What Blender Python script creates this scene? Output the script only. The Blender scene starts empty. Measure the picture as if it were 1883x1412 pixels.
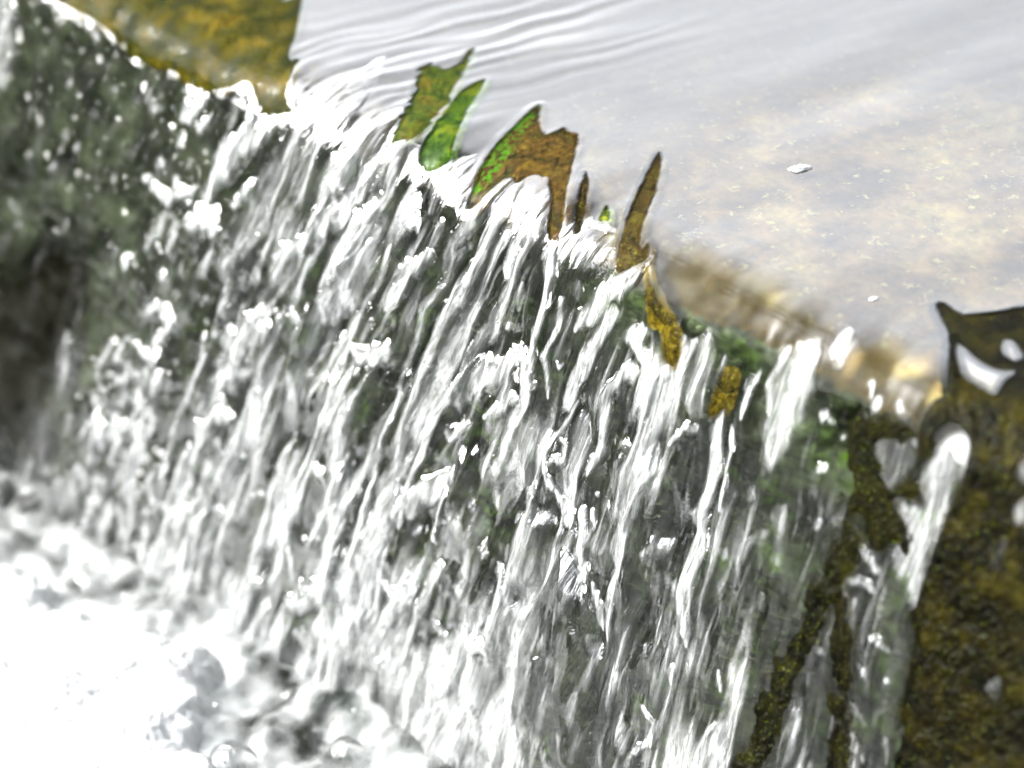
import bpy, math, random
import numpy as np

sc = bpy.context.scene
COL = sc.collection
R = math.radians

# ---------------------------------------------------------------- camera
ALPHA, ELEV, DIST = R(43.0), R(35.0), 2.2
FWD = np.array([-math.sin(ALPHA) * math.cos(ELEV), math.cos(ALPHA) * math.cos(ELEV), -math.sin(ELEV)])
LOOK = np.array([-0.035, -0.093, -0.133])
CAM = LOOK - FWD * DIST
FOCAL = 36.0 * DIST / 0.80
cam_d = bpy.data.cameras.new('camera')
cam = bpy.data.objects.new('camera', cam_d)
COL.objects.link(cam)
cam.location = CAM
cam.rotation_euler = (math.pi / 2 - ELEV, 0, ALPHA)
cam_d.lens = FOCAL
cam_d.sensor_width = 36.0
cam_d.clip_start = 0.05
cam_d.clip_end = 500
cam_d.dof.use_dof = True
cam_d.dof.focus_distance = 2.17
cam_d.dof.aperture_fstop = 2.3
sc.camera = cam

# ---------------------------------------------------------------- sky, sun, exposure
SUN_EL, SUN_AZ = R(32), R(-120)          # azimuth measured from +Y towards +X
w = bpy.data.worlds.new('World')
sc.world = w
w.use_nodes = True
wn = w.node_tree.nodes
wl = w.node_tree.links
sky = wn.new('ShaderNodeTexSky')
sky.sky_type = 'NISHITA'
sky.sun_disc = False
sky.sun_elevation = SUN_EL
sky.sun_rotation = SUN_AZ
sky.dust_density = 4.0
sky.air_density = 1.0
hs = wn.new('ShaderNodeHueSaturation')
hs.inputs['Saturation'].default_value = 0.2
wl.new(sky.outputs['Color'], hs.inputs['Color'])
# a bright lobe like broken cloud, added upstream for the sheet to mirror, thinning overhead
geo = wn.new('ShaderNodeTexCoord')
dot = wn.new('ShaderNodeVectorMath'); dot.operation = 'DOT_PRODUCT'
dot.inputs[1].default_value = (-0.58, 0.58, 0.57)
wl.new(geo.outputs['Generated'], dot.inputs[0])
cl = wn.new('ShaderNodeTexNoise')
cl.inputs['Scale'].default_value = 5.0
cl.inputs['Detail'].default_value = 4.0
cmap = wn.new('ShaderNodeMapping')
cmap.inputs['Scale'].default_value = (1, 1, 2.6)
wl.new(geo.outputs['Generated'], cmap.inputs['Vector'])
wl.new(cmap.outputs[0], cl.inputs['Vector'])
add = wn.new('ShaderNodeMath'); add.operation = 'MULTIPLY_ADD'
add.inputs[1].default_value = 0.16
wl.new(cl.outputs[0], add.inputs[0]); wl.new(dot.outputs['Value'], add.inputs[2])
mr = wn.new('ShaderNodeMapRange'); mr.interpolation_type = 'SMOOTHSTEP'
for k, v in ((1, 0.74), (2, 1.0), (3, 0.7), (4, 5.0)):
    mr.inputs[k].default_value = v
wl.new(add.outputs[0], mr.inputs[0])
dot2 = wn.new('ShaderNodeVectorMath'); dot2.operation = 'DOT_PRODUCT'   # a second lobe, added downstream for highlights on the fall
dot2.inputs[1].default_value = (-0.62, -0.66, 0.42)
wl.new(geo.outputs['Generated'], dot2.inputs[0])
add2 = wn.new('ShaderNodeMath'); add2.operation = 'MULTIPLY_ADD'
add2.inputs[1].default_value = 0.3
wl.new(cl.outputs[0], add2.inputs[0]); wl.new(dot2.outputs['Value'], add2.inputs[2])
mr2 = wn.new('ShaderNodeMapRange'); mr2.interpolation_type = 'SMOOTHSTEP'
for k, v in ((1, 0.85), (2, 1.08), (3, 0.0), (4, 5.0)):
    mr2.inputs[k].default_value = v
wl.new(add2.outputs[0], mr2.inputs[0])
both = wn.new('ShaderNodeMath'); both.operation = 'ADD'
wl.new(mr.outputs[0], both.inputs[0]); wl.new(mr2.outputs[0], both.inputs[1])
mulc = wn.new('ShaderNodeVectorMath'); mulc.operation = 'SCALE'
wl.new(hs.outputs['Color'], mulc.inputs[0]); wl.new(both.outputs[0], mulc.inputs['Scale'])
bg = wn['Background']
wl.new(mulc.outputs[0], bg.inputs['Color'])
bg.inputs['Strength'].default_value = 0.15

sun_d = bpy.data.lights.new('sun', 'SUN')
sun_d.energy = 2.0
sun_d.angle = R(8)
sun_d.color = (1.0, 0.99, 0.97)
sun = bpy.data.objects.new('sun', sun_d)
COL.objects.link(sun)
sun.rotation_euler = (math.pi / 2 - SUN_EL, 0, math.pi - SUN_AZ)

sc.view_settings.view_transform = 'Standard'
sc.view_settings.look = 'None'
sc.view_settings.gamma = 1.0
sc.view_settings.exposure = 0.92
sc.render.engine = 'CYCLES'
sc.cycles.use_denoising = True
sc.cycles.max_bounces = 10
sc.cycles.transmission_bounces = 8
sc.cycles.glossy_bounces = 4
sc.cycles.diffuse_bounces = 3
sc.cycles.sample_clamp_indirect = 6.0

# ---------------------------------------------------------------- profile of the ledge
# t = metres along the flow: below 0 the flat top, 0..ARC the rounded lip, beyond it the steep face
LIP_R, TH = 0.055, R(73.0)
ARC = LIP_R * TH


def profile(t):
    t = np.asarray(t, float)
    ang = np.clip(t / LIP_R, 0, TH)
    y = np.where(t < 0, -t, -LIP_R * np.sin(ang))
    z = np.where(t < 0, -0.012 * t, -LIP_R * (1 - np.cos(ang)))
    over = np.clip(t - ARC, 0, None)
    y = y - over * math.cos(TH)
    z = z - over * math.sin(TH)
    return y, z, np.where(t < 0, 0, np.sin(ang)), np.where(t < 0, 1, np.cos(ang))   # y, z, normal (-ny, nz)

# ---- shapes measured along the ledge (s = metres along the lip, t = metres along the flow)
STRANDS = [  # whiteness, width, which strand (-1: part of the curtain), [(s, t) ...] in metres
 (0.50, 0.0347, 0, [(-0.2912,-0.0143),(-0.2863,0.045),(-0.3054,0.0806),(-0.3309,0.1263),(-0.3493,0.1736),(-0.3655,0.2117)]),
 (1.00, 0.0052, 0, [(-0.3044,-0.0345),(-0.2958,0.0166),(-0.3057,0.0524)]),
 (1.00, 0.0191, 1, [(-0.339,0.0644),(-0.3749,0.099),(-0.3844,0.1226),(-0.3978,0.1516)]),
 (1.00, 0.0122, 1, [(-0.3455,0.1171),(-0.3701,0.1503)]),
 (1.00, 0.0156, 2, [(-0.3829,0.1608),(-0.4024,0.1756),(-0.4179,0.1873)]),
 (1.00, 0.0104, 2, [(-0.3824,0.1624),(-0.3831,0.1812)]),
 (0.95, 0.0174, 3, [(-0.4471,0.074),(-0.4313,0.0758),(-0.4375,0.0925),(-0.4431,0.1019)]),
 (1.00, 0.0087, 3, [(-0.4131,0.0874),(-0.4249,0.1026)]),
 (0.90, 0.0087, -1, [(-0.4555,0.1045),(-0.4567,0.1105)]),
 (1.00, 0.0122, -1, [(-0.3698,0.0682),(-0.3621,0.0799)]),
 (0.90, 0.0104, -1, [(-0.3162,0.0507),(-0.3298,0.0629)]),
 (1.00, 0.0122, 4, [(-0.2383,0.0336),(-0.2466,0.052),(-0.2529,0.0806),(-0.2649,0.1082),(-0.2787,0.1298)]),
 (1.00, 0.0139, 5, [(-0.226,0.0514),(-0.2345,0.079),(-0.2476,0.1016),(-0.275,0.1445),(-0.3073,0.1719)]),
 (0.95, 0.0174, 5, [(-0.2135,0.0886),(-0.2273,0.1259),(-0.2484,0.1739)]),
 (0.80, 0.0156, -1, [(-0.4888,0.2379),(-0.4823,0.2546)]),
 (0.70, 0.0104, -1, [(-0.5927,0.1176),(-0.5934,0.1274)]),
 (0.60, 0.0069, -1, [(-0.5305,0.1015),(-0.5315,0.1094)]),
 (0.60, 0.0087, -1, [(-0.5886,0.162),(-0.5876,0.1694)]),
 (0.60, 0.0087, -1, [(-0.5738,0.1663),(-0.5735,0.1738)]),
 (0.50, 0.0069, -1, [(-0.5929,0.1945),(-0.593,0.2004)]),
 (0.90, 0.0087, -1, [(-0.4387,0.154),(-0.4391,0.1635)]),
 (0.90, 0.0069, -1, [(-0.4172,0.1571),(-0.4171,0.1626)]),
 (0.95, 0.0087, -1, [(-0.4275,0.2024),(-0.4375,0.2157)]),
 (0.90, 0.0122, -1, [(-0.4355,0.236),(-0.4282,0.2445)]),
 (0.60, 0.0313, -1, [(-0.6899,0.0633),(-0.6837,0.1109),(-0.6794,0.1519)]),
 (0.55, 0.0104, -1, [(-0.5791,0.0791),(-0.5809,0.0834)]),
 (0.50, 0.0122, -1, [(-0.5596,0.0461),(-0.5577,0.0587)]),
 (0.50, 0.0104, -1, [(-0.5323,0.0558),(-0.5326,0.0688)]),
 (0.50, 0.0104, -1, [(-0.4577,0.0445),(-0.4458,0.0554),(-0.4521,0.0649)]),
 (0.50, 0.0104, -1, [(-0.3903,0.0503),(-0.3853,0.0666),(-0.3893,0.0915)]),
 (0.50, 0.0104, -1, [(-0.4905,0.0893),(-0.4931,0.1013),(-0.4696,0.1004)]),
 (0.45, 0.0104, -1, [(-0.5532,0.134),(-0.5542,0.1419)]),
 (0.45, 0.0122, -1, [(-0.6425,0.2445),(-0.6359,0.2619)]),
 (0.45, 0.0104, -1, [(-0.5736,0.2437),(-0.5746,0.252)]),
 (0.40, 0.0104, -1, [(-0.5524,0.1871),(-0.5585,0.1971)]),
 (0.50, 0.0104, -1, [(-0.4649,0.1433),(-0.4658,0.1624)]),
 (0.90, 0.0104, -1, [(-0.4822,0.1723),(-0.4456,0.1698),(-0.4128,0.1536)]),
 (0.50, 0.0156, -1, [(-0.448,0.182),(-0.4533,0.2049),(-0.4652,0.2229)]),
 (0.60, 0.0087, -1, [(-0.3067,0.008),(-0.3076,0.0297)]),
 (1.00, 0.0191, 4, [(-0.2365,0.0137),(-0.2382,0.0451),(-0.2498,0.0706),(-0.2657,0.1014)]),
 (0.95, 0.0156, 5, [(-0.2122,0.0461),(-0.2257,0.0653),(-0.2282,0.0819),(-0.2482,0.1144),(-0.2644,0.135)]),
 (0.80, 0.0104, 6, [(-0.2011,0.0359),(-0.2021,0.0755),(-0.2157,0.1124),(-0.2321,0.1492),(-0.2475,0.1735)]),
 (0.50, 0.0191, 7, [(-0.1444,0.0229),(-0.149,0.0394),(-0.1571,0.0551),(-0.1603,0.07)]),
 (0.80, 0.0052, 7, [(-0.1443,0.018),(-0.1523,0.035),(-0.1666,0.0464),(-0.1679,0.0609)]),
 (0.95, 0.0174, 8, [(-0.1775,0.0731),(-0.1821,0.0906),(-0.1685,0.0906)]),
 (0.95, 0.0156, 9, [(-0.2072,0.1091),(-0.2197,0.1425),(-0.2371,0.1675)]),
 (0.95, 0.0139, -1, [(-0.1589,0.1095),(-0.1634,0.1271)]),
 (0.80, 0.0104, 10, [(-0.0988,0.0251),(-0.1097,0.0454),(-0.1134,0.0641),(-0.1241,0.0889),(-0.1307,0.1141)]),
 (0.70, 0.0069, -1, [(-0.0868,0.019),(-0.0837,0.0526),(-0.0923,0.0764),(-0.1018,0.106)]),
 (0.95, 0.0122, 11, [(-0.0623,0.0201),(-0.0595,0.0465),(-0.0651,0.0657),(-0.0675,0.0956)]),
 (0.90, 0.0069, 12, [(0.0082,0.0198),(-0.0104,0.0271),(-0.0264,0.0489),(-0.0363,0.0695)]),
 (0.45, 0.0191, 12, [(0.0106,0.0251),(0.0122,0.0381),(0.0101,0.0513)]),
 (0.95, 0.0104, -1, [(0.051,0.0358),(0.038,0.0466),(0.0264,0.0646)]),
 (0.50, 0.0104, -1, [(-0.0309,0.0608),(-0.0297,0.0856)]),
 (0.60, 0.0069, -1, [(-0.1363,0.0764),(-0.143,0.1015),(-0.1502,0.1254)]),
 (0.70, 0.0052, -1, [(-0.1821,0.0206),(-0.1744,0.0565),(-0.1854,0.0779)]),
 (1.00, 0.0226, 9, [(-0.2094,0.1278),(-0.2219,0.1615),(-0.2363,0.189),(-0.2465,0.206)]),
 (0.80, 0.0087, -1, [(-0.1905,0.1204),(-0.1981,0.1536),(-0.2062,0.1768),(-0.2162,0.2026),(-0.2142,0.2385)]),
 (0.85, 0.0174, -1, [(-0.1413,0.1079),(-0.1638,0.1256),(-0.1712,0.1499),(-0.1788,0.1655)]),
 (0.80, 0.0069, 13, [(-0.1152,0.0889),(-0.1294,0.1189),(-0.1402,0.1461),(-0.1458,0.1769),(-0.1535,0.2089),(-0.1534,0.2452),(-0.1574,0.2839),(-0.1573,0.3211),(-0.1571,0.3588)]),
 (0.75, 0.0156, 14, [(-0.0933,0.0889),(-0.1072,0.1186),(-0.1178,0.1458),(-0.1269,0.1796),(-0.1306,0.2171),(-0.1366,0.247),(-0.1364,0.2836),(-0.1382,0.3216),(-0.138,0.3498)]),
 (0.85, 0.0087, 15, [(-0.0556,0.0689),(-0.0632,0.0958),(-0.0681,0.1252),(-0.0768,0.1498),(-0.0894,0.1851),(-0.1004,0.2113),(-0.1098,0.2443),(-0.1143,0.2791),(-0.1195,0.3036),(-0.1212,0.3418)]),
 (0.95, 0.0174, 16, [(-0.2085,0.214),(-0.1953,0.2194),(-0.18,0.2147),(-0.1707,0.1963)]),
 (0.65, 0.0226, -1, [(-0.1898,0.2501),(-0.198,0.2834),(-0.1959,0.32),(-0.1895,0.3741)]),
 (1.00, 0.0069, -1, [(-0.1542,0.251),(-0.1583,0.2805)]),
 (1.00, 0.0122, 17, [(-0.0492,0.147),(-0.0312,0.1498),(-0.0176,0.1683)]),
 (0.75, 0.0191, 18, [(-0.0389,0.153),(-0.0597,0.1724),(-0.086,0.1979),(-0.1011,0.2169)]),
 (0.90, 0.0087, 19, [(-0.0274,0.1795),(-0.0466,0.1966),(-0.0621,0.2124)]),
 (0.85, 0.0139, 19, [(-0.0739,0.2265),(-0.0853,0.2342),(-0.0963,0.2436)]),
 (1.00, 0.0087, 20, [(-0.0293,0.0551),(-0.0251,0.0719),(-0.0213,0.1009),(-0.0272,0.1256),(-0.0237,0.1535),(-0.0226,0.1809),(-0.0289,0.2136),(-0.033,0.2386),(-0.033,0.2548)]),
 (0.45, 0.0174, -1, [(-0.0269,0.0659),(-0.019,0.0864)]),
 (0.45, 0.0156, -1, [(0.0009,0.0716),(0.0033,0.0841)]),
 (0.90, 0.0139, 21, [(0.0505,0.0379),(0.0392,0.0562),(0.0255,0.075),(0.0169,0.0954),(0.0087,0.1106)]),
 (0.85, 0.0104, -1, [(0.0396,0.0743),(0.0305,0.0999),(0.0254,0.1258),(0.0202,0.1519),(0.0208,0.1689)]),
 (0.90, 0.0052, -1, [(-0.0091,0.0841),(-0.0057,0.1115),(-0.014,0.1425),(-0.0025,0.1686)]),
 (1.00, 0.0038, -1, [(-0.0027,0.1411),(0.0021,0.1434),(0.0062,0.139)]),
 (0.90, 0.0208, 22, [(0.0709,0.078),(0.0618,0.0951),(0.0777,0.1019)]),
 (1.00, 0.0104, 23, [(0.0727,0.1124),(0.0617,0.1306),(0.0501,0.1475),(0.0548,0.1711),(0.0595,0.188),(0.0514,0.2107)]),
 (0.90, 0.0087, 42, [(0.1043,0.0973),(0.0993,0.1144)]),
 (0.85, 0.0069, 24, [(0.1062,0.1315),(0.1039,0.1579),(0.1077,0.1783),(0.1108,0.1889),(0.1021,0.2153),(0.102,0.2361)]),
 (0.60, 0.0069, -1, [(0.0942,0.1451),(0.0975,0.1778)]),
 (0.85, 0.0063, 25, [(0.0274,0.1625),(0.0166,0.1916),(0.0077,0.2131),(0.0112,0.2256),(0.0277,0.2393),(0.0375,0.2666)]),
 (0.70, 0.0174, -1, [(0.0323,0.1725),(0.0388,0.1956),(0.0341,0.224),(0.0369,0.2491),(0.0375,0.2666)]),
 (0.85, 0.0043, 25, [(0.0145,0.2224),(0.0274,0.2077),(0.0272,0.1956),(0.0179,0.1963)]),
 (0.85, 0.0139, 26, [(-0.0724,0.2655),(-0.0936,0.288),(-0.107,0.3071),(-0.1109,0.3275)]),
 (0.95, 0.0191, 26, [(-0.0806,0.2858),(-0.0849,0.3209)]),
 (0.50, 0.0174, -1, [(-0.0186,0.2037),(-0.0076,0.22),(-0.0096,0.244)]),
 (0.85, 0.0104, -1, [(-0.0,0.2396),(0.0027,0.2651),(0.009,0.2801)]),
 (0.90, 0.0043, -1, [(-0.0308,0.2628),(-0.0289,0.2781)]),
 (0.95, 0.0061, -1, [(0.1316,0.137),(0.1193,0.156)]),
 (0.50, 0.0191, -1, [(0.0888,0.1055),(0.085,0.1273),(0.083,0.1484)]),
 (0.50, 0.0104, -1, [(0.0752,0.1706),(0.0818,0.1797)]),
 (0.60, 0.0052, -1, [(-0.0536,0.1227),(-0.0593,0.1338)]),
 (0.60, 0.0069, -1, [(-0.1007,0.0935),(-0.1033,0.1171)]),
 (0.50, 0.0069, -1, [(-0.0484,0.0949),(-0.048,0.1119)]),
 (0.60, 0.0052, -1, [(-0.0001,0.185),(0.0006,0.1953)]),
 (0.50, 0.0087, -1, [(-0.0371,0.2155),(-0.0415,0.2317),(-0.0461,0.2554)]),
 (0.65, 0.0174, 34, [(-0.5408,0.3419),(-0.5407,0.3945),(-0.5531,0.4306),(-0.569,0.4794),(-0.575,0.5351)]),
 (0.70, 0.0139, 34, [(-0.5732,0.4457),(-0.5744,0.4819),(-0.575,0.5351),(-0.579,0.5584)]),
 (0.70, 0.0069, -1, [(-0.4806,0.3226),(-0.5007,0.357),(-0.4847,0.3782)]),
 (0.85, 0.0104, -1, [(-0.4514,0.2714),(-0.4289,0.2757),(-0.4167,0.2822),(-0.4358,0.3039)]),
 (0.80, 0.0069, -1, [(-0.4846,0.3541),(-0.4627,0.3527),(-0.4486,0.3428)]),
 (0.85, 0.0087, -1, [(-0.4321,0.2965),(-0.4321,0.3199),(-0.4569,0.3186)]),
 (0.95, 0.0104, 35, [(-0.4465,0.3518),(-0.4378,0.3659),(-0.4495,0.387),(-0.4816,0.4174),(-0.4868,0.432)]),
 (0.95, 0.0104, 35, [(-0.4617,0.4065),(-0.4668,0.4331)]),
 (0.90, 0.0104, -1, [(-0.4178,0.3236),(-0.4246,0.3521)]),
 (0.50, 0.0261, -1, [(-0.3712,0.1879),(-0.356,0.2193),(-0.353,0.2425)]),
 (0.70, 0.0069, -1, [(-0.3743,0.2724),(-0.3717,0.2942),(-0.3769,0.3275),(-0.3944,0.3666),(-0.3994,0.4026),(-0.4112,0.4343),(-0.4324,0.4746)]),
 (0.80, 0.0087, -1, [(-0.3349,0.2332),(-0.3056,0.2399),(-0.3032,0.2595)]),
 (0.60, 0.0261, -1, [(-0.3597,0.2681),(-0.3347,0.2652)]),
 (0.80, 0.0104, -1, [(-0.3144,0.2756),(-0.3463,0.3028),(-0.3515,0.3243),(-0.3339,0.3224)]),
 (0.90, 0.0104, -1, [(-0.3283,0.3237),(-0.3608,0.3518),(-0.3621,0.368)]),
 (0.80, 0.0069, -1, [(-0.288,0.2103),(-0.2709,0.2291),(-0.2735,0.2489)]),
 (0.85, 0.0104, -1, [(-0.2969,0.2853),(-0.2989,0.3185),(-0.3036,0.3515)]),
 (1.00, 0.0069, 36, [(-0.2514,0.2581),(-0.2542,0.2669)]),
 (1.00, 0.0052, 41, [(-0.2556,0.3109),(-0.2672,0.3447),(-0.2696,0.3555)]),
 (0.95, 0.0061, -1, [(-0.216,0.2448),(-0.2205,0.2746),(-0.2286,0.3101),(-0.2386,0.3394),(-0.2433,0.3704),(-0.2391,0.3976)]),
 (0.70, 0.0226, -1, [(-0.2018,0.2535),(-0.1967,0.2828),(-0.1989,0.3119),(-0.1904,0.3459),(-0.1795,0.3694)]),
 (0.95, 0.0087, -1, [(-0.3436,0.413),(-0.361,0.4291),(-0.3847,0.4665)]),
 (0.75, 0.0069, -1, [(-0.3309,0.4111),(-0.3157,0.4199),(-0.305,0.3991)]),
 (0.65, 0.0174, -1, [(-0.3652,0.3773),(-0.3761,0.422),(-0.3798,0.4641)]),
 (0.60, 0.0139, -1, [(-0.4337,0.4081),(-0.4525,0.4471)]),
 (0.90, 0.0069, -1, [(-0.2283,0.3309),(-0.2138,0.33),(-0.2021,0.338)]),
 (0.70, 0.0069, -1, [(-0.2951,0.3866),(-0.275,0.3851)]),
 (0.50, 0.0208, -1, [(-0.5008,0.4589),(-0.5181,0.498),(-0.5206,0.5265)]),
 (0.60, 0.0156, -1, [(-0.325,0.3593),(-0.3265,0.3854)]),
 (0.95, 0.0087, 37, [(-0.3477,0.418),(-0.3686,0.4539),(-0.3832,0.473),(-0.3932,0.5126),(-0.3832,0.5201),(-0.3654,0.5259)]),
 (0.90, 0.0087, -1, [(-0.3347,0.4279),(-0.3547,0.4675),(-0.3544,0.4918)]),
 (0.70, 0.0087, -1, [(-0.4246,0.4476),(-0.4287,0.5029),(-0.438,0.5617)]),
 (0.80, 0.0069, -1, [(-0.3753,0.5184),(-0.367,0.5309),(-0.3771,0.5587)]),
 (0.90, 0.0052, -1, [(-0.2399,0.3641),(-0.2358,0.4108),(-0.2249,0.4447),(-0.2296,0.4669)]),
 (0.90, 0.0191, 38, [(-0.2268,0.4575),(-0.2049,0.4546),(-0.1836,0.4206),(-0.1827,0.3758),(-0.1784,0.3451)]),
 (0.85, 0.0104, -1, [(-0.2477,0.4759),(-0.2525,0.4983),(-0.2597,0.5221),(-0.2669,0.5463),(-0.2742,0.5705)]),
 (0.95, 0.0156, -1, [(-0.2757,0.5099),(-0.2675,0.522)]),
 (0.85, 0.0087, -1, [(-0.2054,0.4826),(-0.1881,0.5016),(-0.1957,0.5216)]),
 (0.85, 0.0104, -1, [(-0.157,0.3351),(-0.1568,0.3825),(-0.1502,0.4081),(-0.1523,0.4383),(-0.1478,0.4653)]),
 (0.90, 0.0069, -1, [(-0.1394,0.4221),(-0.1402,0.438)]),
 (0.80, 0.0104, -1, [(-0.1564,0.4795),(-0.1519,0.5169),(-0.154,0.548)]),
 (0.60, 0.0208, -1, [(-0.137,0.4598),(-0.1389,0.5001)]),
 (0.60, 0.0191, -1, [(-0.5692,0.506),(-0.5663,0.5903)]),
 (0.60, 0.0208, -1, [(-0.4707,0.4916),(-0.4773,0.5261),(-0.4819,0.5706)]),
 (0.60, 0.0156, -1, [(-0.3008,0.4819),(-0.297,0.5084)]),
 (0.70, 0.0122, -1, [(-0.2737,0.4646),(-0.2531,0.4645)]),
 (0.60, 0.0156, -1, [(-0.4134,0.558),(-0.4227,0.5795)]),
 (0.75, 0.0208, -1, [(-0.1884,0.3498),(-0.1841,0.4054),(-0.1819,0.4629)]),
 (0.95, 0.0069, -1, [(-0.1583,0.317),(-0.1582,0.3641),(-0.1581,0.3831)]),
 (0.75, 0.0191, -1, [(-0.131,0.3044),(-0.1349,0.3436),(-0.1452,0.3865),(-0.1427,0.4431)]),
 (0.98, 0.0174, -1, [(-0.0905,0.3171),(-0.0784,0.3281)]),
 (0.90, 0.0069, 26, [(-0.0763,0.2848),(-0.0787,0.3098),(-0.0689,0.3125)]),
 (0.90, 0.0243, -1, [(-0.1218,0.3942),(-0.1023,0.3961),(-0.0921,0.3816)]),
 (0.85, 0.0104, 39, [(-0.0691,0.346),(-0.0775,0.3839),(-0.0849,0.418),(-0.0895,0.4453),(-0.0976,0.4689)]),
 (0.85, 0.0139, -1, [(-0.1048,0.405),(-0.118,0.4269),(-0.1276,0.455),(-0.1253,0.4734),(-0.1056,0.475)]),
 (0.70, 0.0139, 40, [(-0.1645,0.4151),(-0.1709,0.4574)]),
 (0.60, 0.0104, -1, [(-0.0435,0.306),(-0.0392,0.3224),(-0.0406,0.3508),(-0.045,0.3679)]),
 (0.95, 0.0078, -1, [(-0.0133,0.319),(-0.006,0.3375),(-0.0036,0.3548),(-0.0011,0.3721)]),
 (0.90, 0.0139, -1, [(-0.0348,0.389),(-0.0188,0.3979),(0.0016,0.3988)]),
 (0.70, 0.0087, -1, [(-0.0077,0.3643),(-0.003,0.3899)]),
 (0.80, 0.0087, -1, [(-0.064,0.3999),(-0.0483,0.4071)]),
 (0.80, 0.0104, -1, [(-0.0066,0.2473),(0.0048,0.2651),(0.0095,0.29)]),
 (0.95, 0.0031, 27, [(0.0293,0.2449),(0.0334,0.275),(0.0333,0.3056),(0.0256,0.333),(0.0214,0.3571),(0.0212,0.3887),(0.025,0.4148),(0.0305,0.4308),(0.0469,0.4504),(0.0561,0.4758)]),
 (0.75, 0.0104, -1, [(0.034,0.2391),(0.0458,0.2584),(0.0509,0.2916)]),
 (0.90, 0.0087, -1, [(0.0526,0.2375),(0.0636,0.2766),(0.0721,0.2993)]),
 (0.50, 0.0174, -1, [(0.0578,0.2938),(0.0643,0.3247),(0.0581,0.3333)]),
 (0.90, 0.0043, -1, [(0.046,0.3049),(0.0544,0.3351),(0.0573,0.3611),(0.059,0.3749)]),
 (0.80, 0.0104, -1, [(0.0605,0.3649),(0.0491,0.4022),(0.0357,0.4336)]),
 (0.70, 0.0087, -1, [(0.0481,0.375),(0.0315,0.4021)]),
 (0.85, 0.0052, -1, [(0.0813,0.2948),(0.0913,0.3077),(0.0947,0.3276)]),
 (0.85, 0.0087, -1, [(0.1119,0.1928),(0.1033,0.2191),(0.1035,0.2486),(0.0987,0.2898),(0.1022,0.3166),(0.1021,0.3311)]),
 (0.98, 0.0087, -1, [(0.0874,0.3313),(0.095,0.351),(0.0943,0.3788)]),
 (0.90, 0.0096, -1, [(0.0897,0.3847),(0.089,0.4055),(0.1019,0.4209),(0.1036,0.4424)]),
 (0.85, 0.0087, -1, [(0.06,0.4339),(0.0726,0.4479),(0.0881,0.4564)]),
 (0.85, 0.0087, -1, [(0.0832,0.4309),(0.1003,0.446)]),
 (0.80, 0.0052, -1, [(0.0443,0.4329),(0.0586,0.4688)]),
 (0.70, 0.0052, -1, [(0.0941,0.2444),(0.097,0.2694)]),
 (0.95, 0.0035, 28, [(0.0618,0.2403),(0.0663,0.2488)]),
 (0.95, 0.0043, -1, [(0.062,0.2261),(0.0642,0.2304)]),
 (0.95, 0.0035, -1, [(0.0757,0.2268),(0.0783,0.2325)]),
 (0.95, 0.0096, -1, [(0.1544,0.1816),(0.1597,0.2132),(0.1585,0.2431),(0.1647,0.2714),(0.1754,0.3011)]),
 (0.95, 0.0052, -1, [(0.1667,0.3268),(0.1685,0.3401)]),
 (0.90, 0.0026, -1, [(0.1825,0.3151),(0.1847,0.3264)]),
 (0.80, 0.0069, -1, [(0.1463,0.3698),(0.1661,0.3738),(0.1657,0.394),(0.1509,0.4074)]),
 (0.80, 0.0139, -1, [(-0.0259,0.4223),(-0.0416,0.4495),(-0.0557,0.4665)]),
 (0.70, 0.0139, -1, [(-0.0248,0.4695),(-0.0102,0.481)]),
 (0.80, 0.0069, -1, [(-0.0049,0.4494),(0.0043,0.4751)]),
 (0.50, 0.0104, -1, [(-0.0044,0.3111),(0.0032,0.3148)]),
 (0.50, 0.0122, -1, [(0.1339,0.2271),(0.1281,0.2421),(0.1165,0.2511)]),
 (0.45, 0.0087, -1, [(0.1507,0.2572),(0.1525,0.2704)]),
 (0.50, 0.0104, -1, [(0.1342,0.3853),(0.1428,0.4081)]),
 (0.50, 0.0104, -1, [(0.1241,0.4238),(0.1309,0.433)]),
 (0.50, 0.0104, -1, [(0.1935,0.3844),(0.2007,0.395)]),
 (1.00, 0.0078, 33, [(0.1735,0.0775),(0.1724,0.1058)]),
 (1.00, 0.0096, 29, [(0.1537,0.114),(0.1542,0.1354),(0.1577,0.1539),(0.1574,0.1861),(0.1635,0.207)]),
 (0.98, 0.0069, 30, [(0.1649,0.119),(0.1717,0.1359),(0.1719,0.1558),(0.1797,0.1824)]),
 (0.68, 0.0243, 31, [(0.125,0.0686),(0.1292,0.0965),(0.1296,0.1246)]),
 (0.90, 0.0063, 31, [(0.1163,0.0722),(0.1123,0.0921),(0.1135,0.1099)]),
 (0.66, 0.0313, 32, [(0.2077,0.035),(0.2091,0.0606),(0.2058,0.1288)]),
 (0.90, 0.0063, 32, [(0.1943,0.0494),(0.1899,0.0753),(0.1963,0.0969)]),
 (0.66, 0.0208, 32, [(0.2273,0.0214),(0.2391,0.0413)]),
 (0.50, 0.0104, -1, [(0.2639,0.0435),(0.2668,0.0486)]),
 (0.85, 0.0061, -1, [(0.1071,0.1564),(0.1127,0.176),(0.1091,0.1983),(0.1076,0.2214)]),
 (0.60, 0.0069, -1, [(0.0948,0.1415),(0.0972,0.1779)]),
 (0.95, 0.0061, -1, [(0.137,0.1296),(0.119,0.1561)]),
 (0.95, 0.0061, -1, [(0.26,0.0881),(0.2577,0.0924)]),
 (0.95, 0.0104, -1, [(0.2529,0.1122),(0.2482,0.121)]),
 (0.60, 0.0139, -1, [(0.1973,0.1575),(0.1962,0.1664)]),
 (0.60, 0.0087, -1, [(0.1771,0.0646),(0.1723,0.0796),(0.1716,0.0962)]),
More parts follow.
